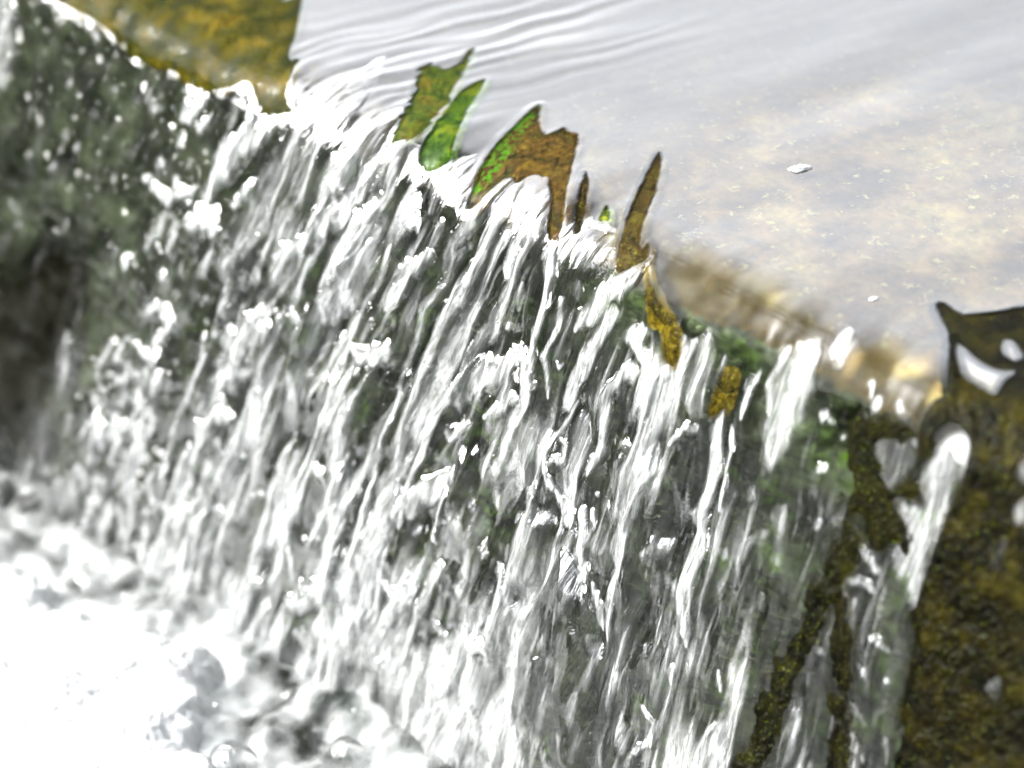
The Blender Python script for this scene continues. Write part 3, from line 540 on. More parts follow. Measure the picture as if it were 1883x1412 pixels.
def water_mat(name, ior_gloss, rough=0.02, tint=(0.94, 0.98, 0.955), white=(0.81, 0.84, 0.84), flow=False, glossed=False):
    m, N, L = mat(name)
    out = nd(N, 'ShaderNodeOutputMaterial')
    fres = nd(N, 'ShaderNodeFresnel', IOR=ior_gloss)
    gl = nd(N, 'ShaderNodeBsdfGlossy', Roughness=rough, Color=(1, 1, 1, 1))
    rf = nd(N, 'ShaderNodeBsdfRefraction', Roughness=0.0, IOR=1.33, Color=(*tint, 1))
    df = nd(N, 'ShaderNodeBsdfDiffuse', Color=(*white, 1))
    tr = nd(N, 'ShaderNodeBsdfTranslucent', Color=(*white, 1))
    at = nd(N, 'ShaderNodeAttribute', attribute_name='air')
    body = nd(N, 'ShaderNodeMixShader')
    body.inputs[0].default_value = 0.45
    L.new(df.outputs[0], body.inputs[1]); L.new(tr.outputs[0], body.inputs[2])
    mx = nd(N, 'ShaderNodeMixShader')
    L.new(at.outputs['Fac'], mx.inputs[0]); L.new(rf.outputs[0], mx.inputs[1]); L.new(body.outputs[0], mx.inputs[2])
    fin = nd(N, 'ShaderNodeMixShader')
    if glossed:                                             # how much of the mirror a spot keeps (lowered to leave out sky reflection)
        ag = nd(N, 'ShaderNodeAttribute', attribute_name='gloss')
        gm = nd(N, 'ShaderNodeMath', operation='MULTIPLY')
        L.new(fres.outputs[0], gm.inputs[0]); L.new(ag.outputs['Fac'], gm.inputs[1])
        L.new(gm.outputs[0], fin.inputs[0])
    else:
        L.new(fres.outputs[0], fin.inputs[0])
    L.new(mx.outputs[0], fin.inputs[1]); L.new(gl.outputs[0], fin.inputs[2])
    L.new(fin.outputs[0], out.inputs['Surface'])
    if flow:                                                # fine threads drawn out along the flow
        cx, ca, cb = nd(N, 'ShaderNodeCombineXYZ'), nd(N, 'ShaderNodeAttribute', attribute_name='across'), nd(N, 'ShaderNodeAttribute', attribute_name='along')
        L.new(ca.outputs['Fac'], cx.inputs[0]); L.new(cb.outputs['Fac'], cx.inputs[1])
        mp = nd(N, 'ShaderNodeMapping'); mp.inputs['Scale'].default_value = (1.0, 0.10, 1)
        L.new(cx.outputs[0], mp.inputs['Vector'])
        nz = nd(N, 'ShaderNodeTexNoise', Scale=120.0, Detail=5.0, Roughness=0.6, Distortion=1.4)
        L.new(mp.outputs[0], nz.inputs['Vector'])
        bp = nd(N, 'ShaderNodeBump', Strength=0.7, Distance=0.003)
        L.new(nz.outputs[0], bp.inputs['Height'])
        r = nd(N, 'ShaderNodeMapRange', clamp=False)         # bubbles ride in threads, clear water between them
        for k, v in ((1, 0.28), (2, 0.72), (3, -0.7), (4, 0.25)):
            r.inputs[k].default_value = v
        L.new(nz.outputs[0], r.inputs[0])
        m1 = nd(N, 'ShaderNodeMath', operation='MULTIPLY_ADD')
        L.new(at.outputs['Fac'], m1.inputs[0]); m1.inputs[1].default_value = 1.12; L.new(r.outputs[0], m1.inputs[2])
        m2 = nd(N, 'ShaderNodeMath', operation='MULTIPLY')   # a thin veil of bubbles everywhere the water is broken
        L.new(at.outputs['Fac'], m2.inputs[0]); m2.inputs[1].default_value = 0.24
        m3 = nd(N, 'ShaderNodeMath', operation='MAXIMUM')
        L.new(m1.outputs[0], m3.inputs[0]); L.new(m2.outputs[0], m3.inputs[1])
        mp2 = nd(N, 'ShaderNodeMapping'); mp2.inputs['Scale'].default_value = (1.0, 0.12, 1)
        L.new(cx.outputs[0], mp2.inputs['Vector'])
        nz2 = nd(N, 'ShaderNodeTexNoise', Scale=400.0, Detail=2.0, Roughness=0.6, Distortion=1.2)
        L.new(mp2.outputs[0], nz2.inputs['Vector'])
        r2 = nd(N, 'ShaderNodeMapRange')
        for k, v in ((1, 0.34), (2, 0.62), (3, 0.38), (4, 0.97)):
            r2.inputs[k].default_value = v
        L.new(nz2.outputs[0], r2.inputs[0])
        mu = nd(N, 'ShaderNodeMath', operation='MULTIPLY', use_clamp=True)
        cp = nd(N, 'ShaderNodeClamp')
        L.new(m3.outputs[0], cp.inputs[0])
        L.new(cp.outputs[0], mu.inputs[0]); L.new(r2.outputs[0], mu.inputs[1])
        ge = nd(N, 'ShaderNodeNewGeometry')                 # light scatters through froth, so it shades softer than its skin
        sm = nd(N, 'ShaderNodeMix', data_type='VECTOR')
        sm.inputs[0].default_value = 0.6
        L.new(ge.outputs['Normal'], sm.inputs[4]); sm.inputs[5].default_value = (0, -0.93, 0.36)
        L.new(sm.outputs[1], df.inputs['Normal']); L.new(sm.outputs[1], tr.inputs['Normal'])
        L.new(mu.outputs[0], mx.inputs[0])
        for n in (fres, gl, rf):
            L.new(bp.outputs[0], n.inputs['Normal'])
    return m


def moss_mat(name, cols, scale=90, wet=0.5, use_attr=False, brown=None, bump=0.4):
    """cols: dark, mid, light, speck"""
    m, N, L = mat(name)
    out = nd(N, 'ShaderNodeOutputMaterial')
    pb = nd(N, 'ShaderNodeBsdfPrincipled', Roughness=0.6)
    pb.inputs['Specular IOR Level'].default_value = 0.06
    pb.inputs['Coat Weight'].default_value = wet
    pb.inputs['Coat Roughness'].default_value = 0.12
    pb.inputs['Coat IOR'].default_value = 1.33
    tc = nd(N, 'ShaderNodeTexCoord')
    n1 = nd(N, 'ShaderNodeTexNoise', Scale=scale * 0.35, Detail=5.0, Roughness=0.62)
    n2 = nd(N, 'ShaderNodeTexNoise', Scale=scale * 3.2, Detail=3.0, Roughness=0.6)
    n3 = nd(N, 'ShaderNodeTexNoise', Scale=scale * 1.3, Detail=4.0, Roughness=0.65)
    for n in (n1, n2, n3):
        L.new(tc.outputs['Object'], n.inputs['Vector'])
    cr = nd(N, 'ShaderNodeValToRGB')
    e = cr.color_ramp.elements
    e[0].position = 0.36; e[0].color = (*cols[0], 1)
    e[1].position = 0.66; e[1].color = (*cols[2], 1)
    k = e.new(0.5); k.color = (*cols[1], 1)
    L.new(n1.outputs[0], cr.inputs[0])
    mu = nd(N, 'ShaderNodeMix', data_type='RGBA', blend_type='MULTIPLY')
    mu.inputs[0].default_value = 0.75
    r2 = nd(N, 'ShaderNodeMapRange')
    r2.inputs[1].default_value = 0.3; r2.inputs[2].default_value = 0.7; r2.inputs[3].default_value = 0.1; r2.inputs[4].default_value = 2.1
    L.new(n3.outputs[0], r2.inputs[0])
    L.new(cr.outputs[0], mu.inputs[6]); L.new(r2.outputs[0], mu.inputs[7])
    sp = nd(N, 'ShaderNodeMapRange')
    sp.inputs[1].default_value = 0.60; sp.inputs[2].default_value = 0.72
    L.new(n2.outputs[0], sp.inputs[0])
    mx = nd(N, 'ShaderNodeMix', data_type='RGBA')
    L.new(sp.outputs[0], mx.inputs[0]); L.new(mu.outputs[2], mx.inputs[6]); mx.inputs[7].default_value = (*cols[3], 1)
    last = mx.outputs[2]
    if use_attr:
        at = nd(N, 'ShaderNodeAttribute', attribute_name='green')
        m2 = nd(N, 'ShaderNodeMix', data_type='RGBA')
        gm = nd(N, 'ShaderNodeMapRange')                    # tufts, not an even wash
        for k, v in ((1, 0.46), (2, 0.6), (3, 0.0), (4, 1.0)):
            gm.inputs[k].default_value = v
        L.new(n3.outputs[0], gm.inputs[0])
        gx = nd(N, 'ShaderNodeMath', operation='MULTIPLY')
        L.new(at.outputs['Fac'], gx.inputs[0]); L.new(gm.outputs[0], gx.inputs[1])
        L.new(gx.outputs[0], m2.inputs[0]); L.new(last, m2.inputs[6]); m2.inputs[7].default_value = (*use_attr, 1)
        last = m2.outputs[2]
    if brown:
        at = nd(N, 'ShaderNodeAttribute', attribute_name='brown')
        m2 = nd(N, 'ShaderNodeMix', data_type='RGBA')
        L.new(at.outputs['Fac'], m2.inputs[0]); L.new(last, m2.inputs[6]); m2.inputs[7].default_value = (*brown, 1)
        last = m2.outputs[2]
    L.new(last, pb.inputs['Base Color'])
    bp = nd(N, 'ShaderNodeBump', Strength=bump, Distance=0.002)
    L.new(n3.outputs[0], bp.inputs['Height']); L.new(bp.outputs[0], pb.inputs['Normal'])
    L.new(pb.outputs[0], out.inputs['Surface'])
    return m


def foam_mat():
    m, N, L = mat('foam')
    out = nd(N, 'ShaderNodeOutputMaterial')
    pb = nd(N, 'ShaderNodeBsdfPrincipled', Roughness=0.25, IOR=1.33)
    pb.inputs['Base Color'].default_value = (0.38, 0.395, 0.40, 1)
    pb.inputs['Subsurface Weight'].default_value = 0.0
    L.new(pb.outputs[0], out.inputs['Surface'])
    return m


M_SHEET = water_mat('sheet_water', 1.98, 0.03, glossed=True)
M_FALL = water_mat('falling_water', 2.5, 0.03, flow=True, glossed=True)
M_FILMW = water_mat('clear_film', 1.7, 0.03, glossed=True)
M_POOL = water_mat('pool_water', 1.4, 0.08)
M_FOAM = foam_mat()
BR, OL, YG, GR, DK = (0.075, 0.042, 0.012), (0.055, 0.052, 0.010), (0.22, 0.24, 0.02), (0.035, 0.085, 0.008), (0.016, 0.013, 0.006)
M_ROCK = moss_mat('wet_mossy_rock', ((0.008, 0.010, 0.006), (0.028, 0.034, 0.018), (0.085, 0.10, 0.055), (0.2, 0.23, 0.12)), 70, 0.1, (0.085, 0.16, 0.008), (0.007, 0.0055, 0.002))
M_BED = moss_mat('weir_top_bed', ((0.10, 0.06, 0.025), (0.36, 0.24, 0.10), (0.56, 0.44, 0.18), (0.95, 0.88, 0.42)), 30, 0.0, (0.045, 0.11, 0.012), (0.042, 0.028, 0.004))


# ---------------------------------------------------------------- mesh helpers
def grid_faces(nj, ni):
    a = np.arange(nj * ni).reshape(nj, ni)
    return np.stack([a[:-1, :-1], a[:-1, 1:], a[1:, 1:], a[1:, :-1]], -1).reshape(-1, 4)


def grid_normals(P):
    n = np.cross(np.gradient(P, axis=1), np.gradient(P, axis=0))
    n /= np.linalg.norm(n, axis=-1, keepdims=True) + 1e-12
    return -n if n[..., 2].mean() < 0 else n


def link_mesh(name, verts, faces, material, attrs=None, normals=None, parent=None, origin=None):
    used = np.unique(faces)
    re = np.full(len(verts), -1, np.int64)
    re[used] = np.arange(len(used))
    v, f = verts[used], re[faces]
    if normals is not None:                                 # wind the faces the way the normals point
        c = np.cross(v[f[:, 1]] - v[f[:, 0]], v[f[:, 2]] - v[f[:, 0]])
        if (c * normals[faces[:, 0]]).sum() < 0:
            f = f[:, ::-1]
    o_ = np.asarray(origin, float) if origin is not None else np.zeros(3)
    me = bpy.data.meshes.new(name)
    me.vertices.add(len(v))
    me.vertices.foreach_set('co', (v - o_).astype(np.float32).ravel())
    k = faces.shape[1]
    me.loops.add(f.size)
    me.loops.foreach_set('vertex_index', f.astype(np.int32).ravel())
    me.polygons.add(len(f))
    me.polygons.foreach_set('loop_start', np.arange(0, f.size, k, dtype=np.int32))
    me.update(calc_edges=True)
    me.polygons.foreach_set('use_smooth', np.ones(len(f), bool))
    for an, av in (attrs or {}).items():
        a = me.attributes.new(an, 'FLOAT', 'POINT')
        a.data.foreach_set('value', av[used].astype(np.float32))
    me.materials.append(material)
    if normals is not None:
        me.normals_split_custom_set_from_vertices(normals[used].astype(np.float32))
    ob = bpy.data.objects.new(name, me)
    ob.location = o_
    COL.objects.link(ob)
    if parent:
        ob.parent = parent
    return ob


def tag(o, label=None, cat=None, group=None, kind=None):
    for k, v in (('label', label), ('category', cat), ('group', group), ('kind', kind)):
        if v:
            o[k] = v
    return o


def seg_dist(S, T, pts):
    """distance to a polyline and the share of its length reached there"""
    best, par = np.full(S.shape, 9.0), np.zeros(S.shape)
    p = np.array(pts)
    ln = np.hypot(*np.diff(p, axis=0).T)
    cum = np.concatenate([[0], np.cumsum(ln)])
    for a, b, l0, l in zip(p[:-1], p[1:], cum, ln):
        d = b - a
        k = np.clip(((S - a[0]) * d[0] + (T - a[1]) * d[1]) / (d @ d + 1e-12), 0, 1)
        dist = np.hypot(S - a[0] - k * d[0], T - a[1] - k * d[1])
        m = dist < best
        best = np.where(m, dist, best)
        par = np.where(m, (l0 + k * l) / cum[-1], par)
    return best, par, cum[-1]


def poly_sd(S, T, pts):
    """signed distance to a closed outline, positive inside"""
    p = np.array(pts)
    best = np.full(S.shape, 9.0)
    ins = np.zeros(S.shape, bool)
    for a, b in zip(p, np.roll(p, -1, axis=0)):
        d = b - a
        k = np.clip(((S - a[0]) * d[0] + (T - a[1]) * d[1]) / (d @ d + 1e-12), 0, 1)
        best = np.minimum(best, np.hypot(S - a[0] - k * d[0], T - a[1] - k * d[1]))
        c = ((a[1] > T) != (b[1] > T))
        with np.errstate(divide='ignore', invalid='ignore'):
            ins ^= c & (S < (b[0] - a[0]) * (T - a[1]) / (b[1] - a[1]) + a[0])
    return np.where(ins, best, -best)


def rounded(pts, n=2):
    p = np.array(pts, float)
    for _ in range(n):
        q = np.roll(p, -1, axis=0)
        p = np.stack([0.78 * p + 0.22 * q, 0.22 * p + 0.78 * q], 1).reshape(-1, 2)
    return p


def moss_sd(S, T, key):
    o, holes = rounded(MOSS[key][0]), [rounded(x) for x in MOSS[key][1]]
    d = poly_sd(S, T, o)
    for h in holes:
        d = np.minimum(d, -poly_sd(S, T, h))
    return d


def moss_edge(S, T, key):
    """distance inside the ragged edge of a moss patch"""
    sd = moss_sd(S, T, key) + 0.0007 * noise(flow(S, T) * 230, T * 22, 71) * (5 if key == 'streaky green' else 1) + 0.0004 * noise(S * 330, T * 120, 72)
    if key in ('left of window', 'diagonal', 'stem'):
        sd = sd + 0.0075 * fbm(S * 55, T * 38, 75, 4)
    if key == 'right bank':
        sd = sd + 0.007 * fbm(S * 40, T * 30, 77, 4) * smooth(0.05, 0.12, T)
    return sd


# ---------------------------------------------------------------- the water surface as a field over (s, t)
def base_air(S, T):
    gs = np.clip((S - BASE_S[0]) / (BASE_S[1] - BASE_S[0]), 0, len(BASE_S) - 1.001)
    gt = np.clip((T - BASE_T[0]) / (BASE_T[1] - BASE_T[0]), 0, len(BASE_T) - 1.001)
    i, j = gs.astype(int), gt.astype(int)
    fx, fy = gs - i, gt - j
    return (BASE[j, i] * (1 - fx) + BASE[j, i + 1] * fx) * (1 - fy) + (BASE[j + 1, i] * (1 - fx) + BASE[j + 1, i + 1] * fx) * fy


def warp(S, T, k=1.0):
    ws = S + k * (0.0045 * noise(S * 40, T * 7, 11) + 0.0013 * noise(S * 130, T * 30, 12))
    wt = T + k * (0.008 * noise(S * 60, T * 20, 13) + 0.002 * noise(S * 200, T * 60, 14))
    return ws, wt


def flow(S, T):
    """the line of flow a point lies on: the far streams shoot out to the left before they drop"""
    t = np.clip(T, 0, 0.62)
    return S + 0.40 * smooth(0.15, -0.25, S) * (t - 0.8 * t * t)


def lip(S, T):
    return (0.0035 - 0.0025 * smooth(-0.02, 0.06, S)) * fbm(S * 16, 0.5 + 6 * T, 33, 3) * np.exp(-((T - 0.02) / 0.045) ** 2)


def calm(S, T):
    """0 where the water is smooth, 1 where it has broken up below the lip"""
    on = 0.040 + 0.018 * noise(S * 28, 0.3, 31) + 0.008 * noise(S * 90, 1.3, 32)
    on = on + 0.03 * smooth(0.30, 0.42, S) + 0.014 * smooth(0.0, 0.08, S)
    return smooth(on - 0.012, on + 0.02, T)


def field(S, T, strands=True):
    """height of the water over the base surface, share of air in it, id of the strand on top"""
    ramp = calm(S, T)
    deep = smooth(0.05, 0.25, T)
    ws, wt = warp(S, T)
    skew = flow(ws, wt)
    n1 = noise(skew * 42, wt * 3.0, 1)
    rid = 1 - np.abs(noise(skew * 32, wt * 2.6, 2)) * 2
    n2 = noise(skew * 105, wt * 7, 3)
    n3 = fbm(skew * 36, wt * 17, 4, 2)
    n4 = noise(skew * 400, wt * 30, 5)
    far = smooth(-0.25, -0.5, S)                         # the far end breaks into small round lumps
    near = smooth(0.13, 0.30, S + 0.2 * T)               # calmer, clearer film at the near end
    h = ramp * (1 - 0.6 * near) * (1 - 0.55 * far * smooth(0.45, 0.3, T)) * (0.0062 * n1 + 0.0048 * rid * (0.4 + 0.6 * deep) + 0.0024 * n2 + (0.0018 + 0.0034 * deep) * n3 + 0.0006 * n4)
    h = h * (1 - 0.7 * smooth(-0.01, 0.06, S) * smooth(0.13, 0.05, T))
    h = h + ramp * far * 0.0012 * noise(S * 110, T * 90, 6)
    # calm sheet: long ripples drawn out along the flow, tight ones where it speeds up by the far lip
    fl = S + 0.35 * T
    tight = np.exp(-((S + 0.27 + 0.3 * (T + 0.08)) / 0.075) ** 2) * smooth(-0.34, -0.1, T)
    sheet = (1 - ramp) * (0.0016 * tight * noise(fl * 75 + 0.6 * noise(S * 20, T * 14, 8), T * 5, 21)
                          + 0.0016 * noise(fl * 9 + 0.5 * noise(S * 6, T * 6, 24), T * 4, 22) + 0.00010 * noise(fl * 60, T * 13, 23))
    h = h + sheet
    # share of air
    bs = base_air(S, T) * (1 - smooth(-0.01, 0.06, S) * smooth(0.12, 0.06, T))
    bs = np.clip(bs + (0.30 * fbm(skew * 15, wt * 6, 52, 2)) * smooth(0.05, 0.3, bs), 0, 0.9)
    st = 0.55 * noise(skew * 55, wt * 4.0, 41) + 0.5 * noise(skew * 140, wt * 9, 42) + 0.35 * n3
    lump = noise(S * 75, T * 55, 43) + 0.5 * noise(S * 150, T * 110, 44)
    st = st * (1 - 0.7 * far) + (lump * 0.8 - 0.15) * far
    thr = 0.85 - 1.5 * bs
    air = ramp * smooth(thr - 0.28, thr + 0.38, st) * (0.5 + 0.35 * bs)
    air = np.maximum(air, ramp * bs * 0.12)
    sid = np.full(S.shape, -1, np.int32)
    top = np.zeros(S.shape)
    if strands:
        fine = 0.5 + 0.5 * noise(skew * 330, wt * 28, 45)
        fine2 = 0.5 + 0.5 * noise(ws * 160, wt * 60, 46)
        for wh, wd, n, pts in STRANDS:
            q = np.array(pts)
            pad = wd * 1.2 + 0.02
            js = np.where((T[:, 0] > q[:, 1].min() - pad) & (T[:, 0] < q[:, 1].max() + pad))[0]
            is_ = np.where((S[0] > q[:, 0].min() - pad) & (S[0] < q[:, 0].max() + pad))[0]
            if not len(js) or not len(is_):
                continue
            sl = (slice(js[0], js[-1] + 1), slice(is_[0], is_[-1] + 1))
            d, par, length = seg_dist(ws[sl], wt[sl], pts)
            taper = np.clip(np.minimum(par, 1 - par) * length / (wd * 1.1), 0, 1) ** 0.6 * 0.65 + 0.35
            half = 0.5 * wd * taper * (0.75 + 0.5 * fine2[sl])
            body = smooth(1.5, 0.25, d / half)
            bulge = np.sqrt(np.clip(1 - (d / (half * 1.25)) ** 2, 0, 1))
            a = body * (wh * (0.72 + 0.4 * fine[sl] + 0.25 * (fine2[sl] - 0.5)))
            air[sl] = np.maximum(air[sl], np.clip(a, 0, 0.97))
            h[sl] += bulge * min(0.22 * wd, 0.004) * taper ** 1.5 * (0.35 + 0.65 * smooth(0.5, 0.9, wh))
            m = body > np.maximum(top[sl], 0.35)
            sid[sl] = np.where(m, n, sid[sl])
            top[sl] = np.where(m, body, top[sl])
    q = np.array(BULGE)                                      # a clear sheet bellying out at the foot
    js = np.where((T[:, 0] > q[:, 1].min() - 0.02) & (T[:, 0] < q[:, 1].max() + 0.02))[0]
    is_ = np.where((S[0] > q[:, 0].min() - 0.02) & (S[0] < q[:, 0].max() + 0.02))[0]
    if len(js) and len(is_):
        sl = (slice(js[0], js[-1] + 1), slice(is_[0], is_[-1] + 1))
        sd = poly_sd(S[sl], T[sl], rounded(BULGE))
        kk = smooth(-0.002, 0.004, sd)
        h[sl] = h[sl] * (1 - 0.55 * kk) + 0.011 * np.sqrt(np.clip(sd / 0.022, 0, 1))
        air[sl] *= 1 - 0.65 * kk
    # smooth water over the near bank and over the tongues of the lip
    for k in MOSS:
        o = np.array(MOSS[k][0])
        js = np.where((T[:, 0] > o[:, 1].min() - 0.02) & (T[:, 0] < o[:, 1].max() + 0.02))[0]
        is_ = np.where((S[0] > o[:, 0].min() - 0.02) & (S[0] < o[:, 0].max() + 0.02))[0]
        if not len(js) or not len(is_):
            continue
        sl = (slice(js[0], js[-1] + 1), slice(is_[0], is_[-1] + 1))
        sd = moss_sd(S[sl], T[sl], k)
        kk = smooth(-0.008, 0.001, sd)
        if k in ('right bank', 'left of window'):
            h[sl] *= 1 - 0.9 * smooth(-0.012, 0.0, poly_sd(S[sl], T[sl], MOSS[k][0]))
            for hole in MOSS[k][1]:
                air[sl] = np.maximum(air[sl] * (1 - kk), 0.3 * smooth(-0.003, 0.004, poly_sd(S[sl], T[sl], hole)))  # pale reflections in the openings painted as air
        else:
            h[sl] = h[sl] * (1 - 0.6 * kk) + 0.0005 * np.exp(-((sd + 0.002) / 0.003) ** 2) * np.clip(0.35 + noise(S[sl] * 55, T[sl] * 45, 50), 0, 1)   # water heaped against the moss
            air[sl] *= 1 - kk
    js = np.where((T[:, 0] > 0) & (T[:, 0] < 0.3))[0]
    is_ = np.where((S[0] > 0.15) & (S[0] < 0.5))[0]
    if len(js) and len(is_):
        sl = (slice(js[0], js[-1] + 1), slice(is_[0], is_[-1] + 1))
        kk = smooth(-0.004, 0.006, poly_sd(S[sl], T[sl], WINDOW) + 0.005 * fbm(S[sl] * 60, T[sl] * 30, 47, 3))
        h[sl] *= 1 - 0.5 * kk
        air[sl] = air[sl] * (1 - kk) + 0.5 * kk  # sky reflection in this gap painted in as pale air
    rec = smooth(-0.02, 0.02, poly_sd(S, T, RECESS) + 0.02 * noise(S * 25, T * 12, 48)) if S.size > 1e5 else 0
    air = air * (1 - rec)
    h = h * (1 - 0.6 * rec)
    h = h + lip(S, T)
    return h + 0.004, np.clip(air, 0, 0.98), sid


def place(S, T, h):
    y, z, ny, nz = profile(T)
    return np.stack([S + 0 * h, y - ny * h, z + nz * h], -1)


def axis(a, b, fine, c, d, coarse):
    """fine steps between a and b, growing steps out to c and d"""
    mid = list(np.arange(a, b, fine))
    lo, hi, st = [], [], fine
    x = a
    while x > c:
        st = min(st * 1.15, coarse); x -= st; lo.append(x)
    st, x = fine, b
    while x < d:
        hi.append(x); st = min(st * 1.15, coarse); x += st
    return np.array(lo[::-1] + mid + hi)


# ---------------------------------------------------------------- rock under the water
ts = np.concatenate([axis(-0.05, 0.62, 0.0028, -3.5, 0.72, 0.05)])
ss = axis(-0.80, 0.52, 0.0028, -4.0, 3.0, 0.06)
S, T = np.meshgrid(ss, ts)
steep = smooth(0.0, 0.08, T)
rough = fbm(S * 14, T * 14, 61, 4)
hr = lip(S, T) - 0.006 - 0.016 * steep + 0.002 * fbm(S * 30, T * 30, 60, 4) * (1 - steep) + steep * (0.012 * rough + 0.004 * fbm(S * 60, T * 60, 62, 3))
green = smooth(0.25, 0.7, fbm(S * 16, T * 12, 63, 3)) * 0.6 * steep
green = green * smooth(-0.52, -0.3, S)
for gx, gy, gr in GREEN:
    green = np.maximum(green, smooth(1.3, 0.2, np.hypot(S - gx, T - gy) / gr + 0.5 * noise(S * 70, T * 70, 64)))
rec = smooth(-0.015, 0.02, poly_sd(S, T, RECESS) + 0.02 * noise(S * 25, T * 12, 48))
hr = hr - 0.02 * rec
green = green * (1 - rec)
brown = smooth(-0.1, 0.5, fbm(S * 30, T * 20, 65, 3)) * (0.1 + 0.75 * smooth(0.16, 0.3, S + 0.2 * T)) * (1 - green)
brown = np.maximum(brown, rec)  # shade of the recess put into the rock colour as near-black
nearmoss = smooth(0.20, 0.31, S + 0.25 * T) * steep
green = np.maximum(green, 0.5 * nearmoss * smooth(-0.2, 0.5, fbm(S * 35, T * 22, 67, 3)))
P = place(S, T, hr)
F = grid_faces(*S.shape)
tc = (T + 0.016 * fbm(S * 28, T * 10, 69, 3)).ravel()[F].mean(1)
LIPEND = 0.062
V = P.reshape(-1, 3)
tag(link_mesh('riverbed', V, F[tc < LIPEND], M_BED, {'green': 0 * green.ravel(), 'brown': np.maximum(smooth(-0.035, 0.03, T) * smooth(-0.5, 0.3, noise(S * 40, T * 25, 66) + 0.4), 0.85 * smooth(0.12, 0.34, np.hypot(S - 0.17, T + 0.10) + 0.05 * fbm(S * 12, T * 12, 68, 3))).ravel()}, grid_normals(P).reshape(-1, 3)),
    'brown mossy stream bed under the calm sheet of water', kind='structure')
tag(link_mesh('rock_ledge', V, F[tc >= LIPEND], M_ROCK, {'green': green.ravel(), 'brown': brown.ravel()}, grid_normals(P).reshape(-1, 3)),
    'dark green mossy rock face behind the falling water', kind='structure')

# ---------------------------------------------------------------- water
ts = axis(-0.03, 0.60, FINE, -3.5, 0.66, 0.05)
up = axis(-0.50, -0.031, FINE * 2.2, -3.5, -0.031, 0.05)
ts = np.concatenate([up[up < -0.0305], ts[ts >= -0.03]])
ss = axis(-0.78, 0.50, FINE, -4.0, 3.0, 0.06)
S, T = np.meshgrid(ss, ts)
h, air, sid = field(S, T)
P = place(S, T, h)
NRM = grid_normals(P).reshape(-1, 3)
V = P.reshape(-1, 3)
F = grid_faces(*S.shape)
tc = T.ravel()[F].mean(1)
cm = calm(S, T).ravel()[F].mean(1)
fid = sid.ravel()[F].max(1)
isfall = cm > 0.5
ws, wt = warp(S, T)
lipm = smooth(-0.03, 0.03, S) * smooth(0.0, 0.045, T + 0.02 * noise(S * 30, T * 8, 51) + 0.008 * noise(S * 110, T * 20, 53)) * smooth(0.15, 0.09, T)
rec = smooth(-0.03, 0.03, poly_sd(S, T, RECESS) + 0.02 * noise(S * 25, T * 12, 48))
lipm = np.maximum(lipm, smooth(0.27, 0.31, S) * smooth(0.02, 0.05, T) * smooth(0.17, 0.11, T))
gloss = (1 - 0.95 * lipm) * (1 - 0.45 * smooth(0.18, 0.30, S + 0.15 * T) * smooth(0.06, 0.12, T)) * (1 - 0.75 * rec) * (1 - 0.45 * smooth(-0.35, -0.55, S) * smooth(0.5, 0.3, T) * smooth(0, 0.05, T))  # sky reflection masked down at lip, recess, near side and far end
mid = np.full(S.shape, -1, np.int32)
for n, key in enumerate(MOSS):
    o = np.array(MOSS[key][0])
    js = np.where((T[:, 0] > o[:, 1].min() - 0.02) & (T[:, 0] < o[:, 1].max() + 0.02))[0]
    is_ = np.where((S[0] > o[:, 0].min() - 0.02) & (S[0] < o[:, 0].max() + 0.02))[0]
    if len(js) and len(is_):
        sl = (slice(js[0], js[-1] + 1), slice(is_[0], is_[-1] + 1))
        sd = moss_edge(S[sl], T[sl], key)
        gloss[sl] *= 1 - (0.86 if key in ('right bank', 'left of window', 'diagonal', 'stem') else 0.975) * smooth(-0.0008, 0.0010, sd)  # sky reflection masked out over the moss
        if key == 'right bank':
            gloss[sl] *= 1 - 0.8 * smooth(-0.0008, 0.0010, sd) * smooth(0.12, 0.06, T[sl])
        air[sl] *= 1 - smooth(-0.0015, 0.001, sd)
        mid[sl] = np.where(sd > 0, n, mid[sl])
mfid = mid.ravel()[F].max(1)
fid = np.where(mfid >= 0, -2 - mfid, fid)
A = {'air': air.ravel(), 'gloss': gloss.ravel(), 'across': flow(ws, wt).ravel(), 'along': wt.ravel()}
tag(link_mesh('water', V, F[~isfall & (fid == -1)], M_SHEET, A, NRM), 'smooth pale sheet of water sliding towards the lip of the ledge', kind='structure')
tag(link_mesh('waterfall', V, F[isfall & (fid == -1)], M_FALL, A, NRM), 'broken curtain of clear water running down the mossy rock face', kind='structure')
for n, text in enumerate(STRAND_LABELS):
    k = F[fid == n]
    if len(k):
        o = link_mesh('water_strand', V, k, M_FALL, A, NRM, None, V[k.ravel()].mean(0))
        tag(o, text, 'water strand', 'strands of water in the fall')

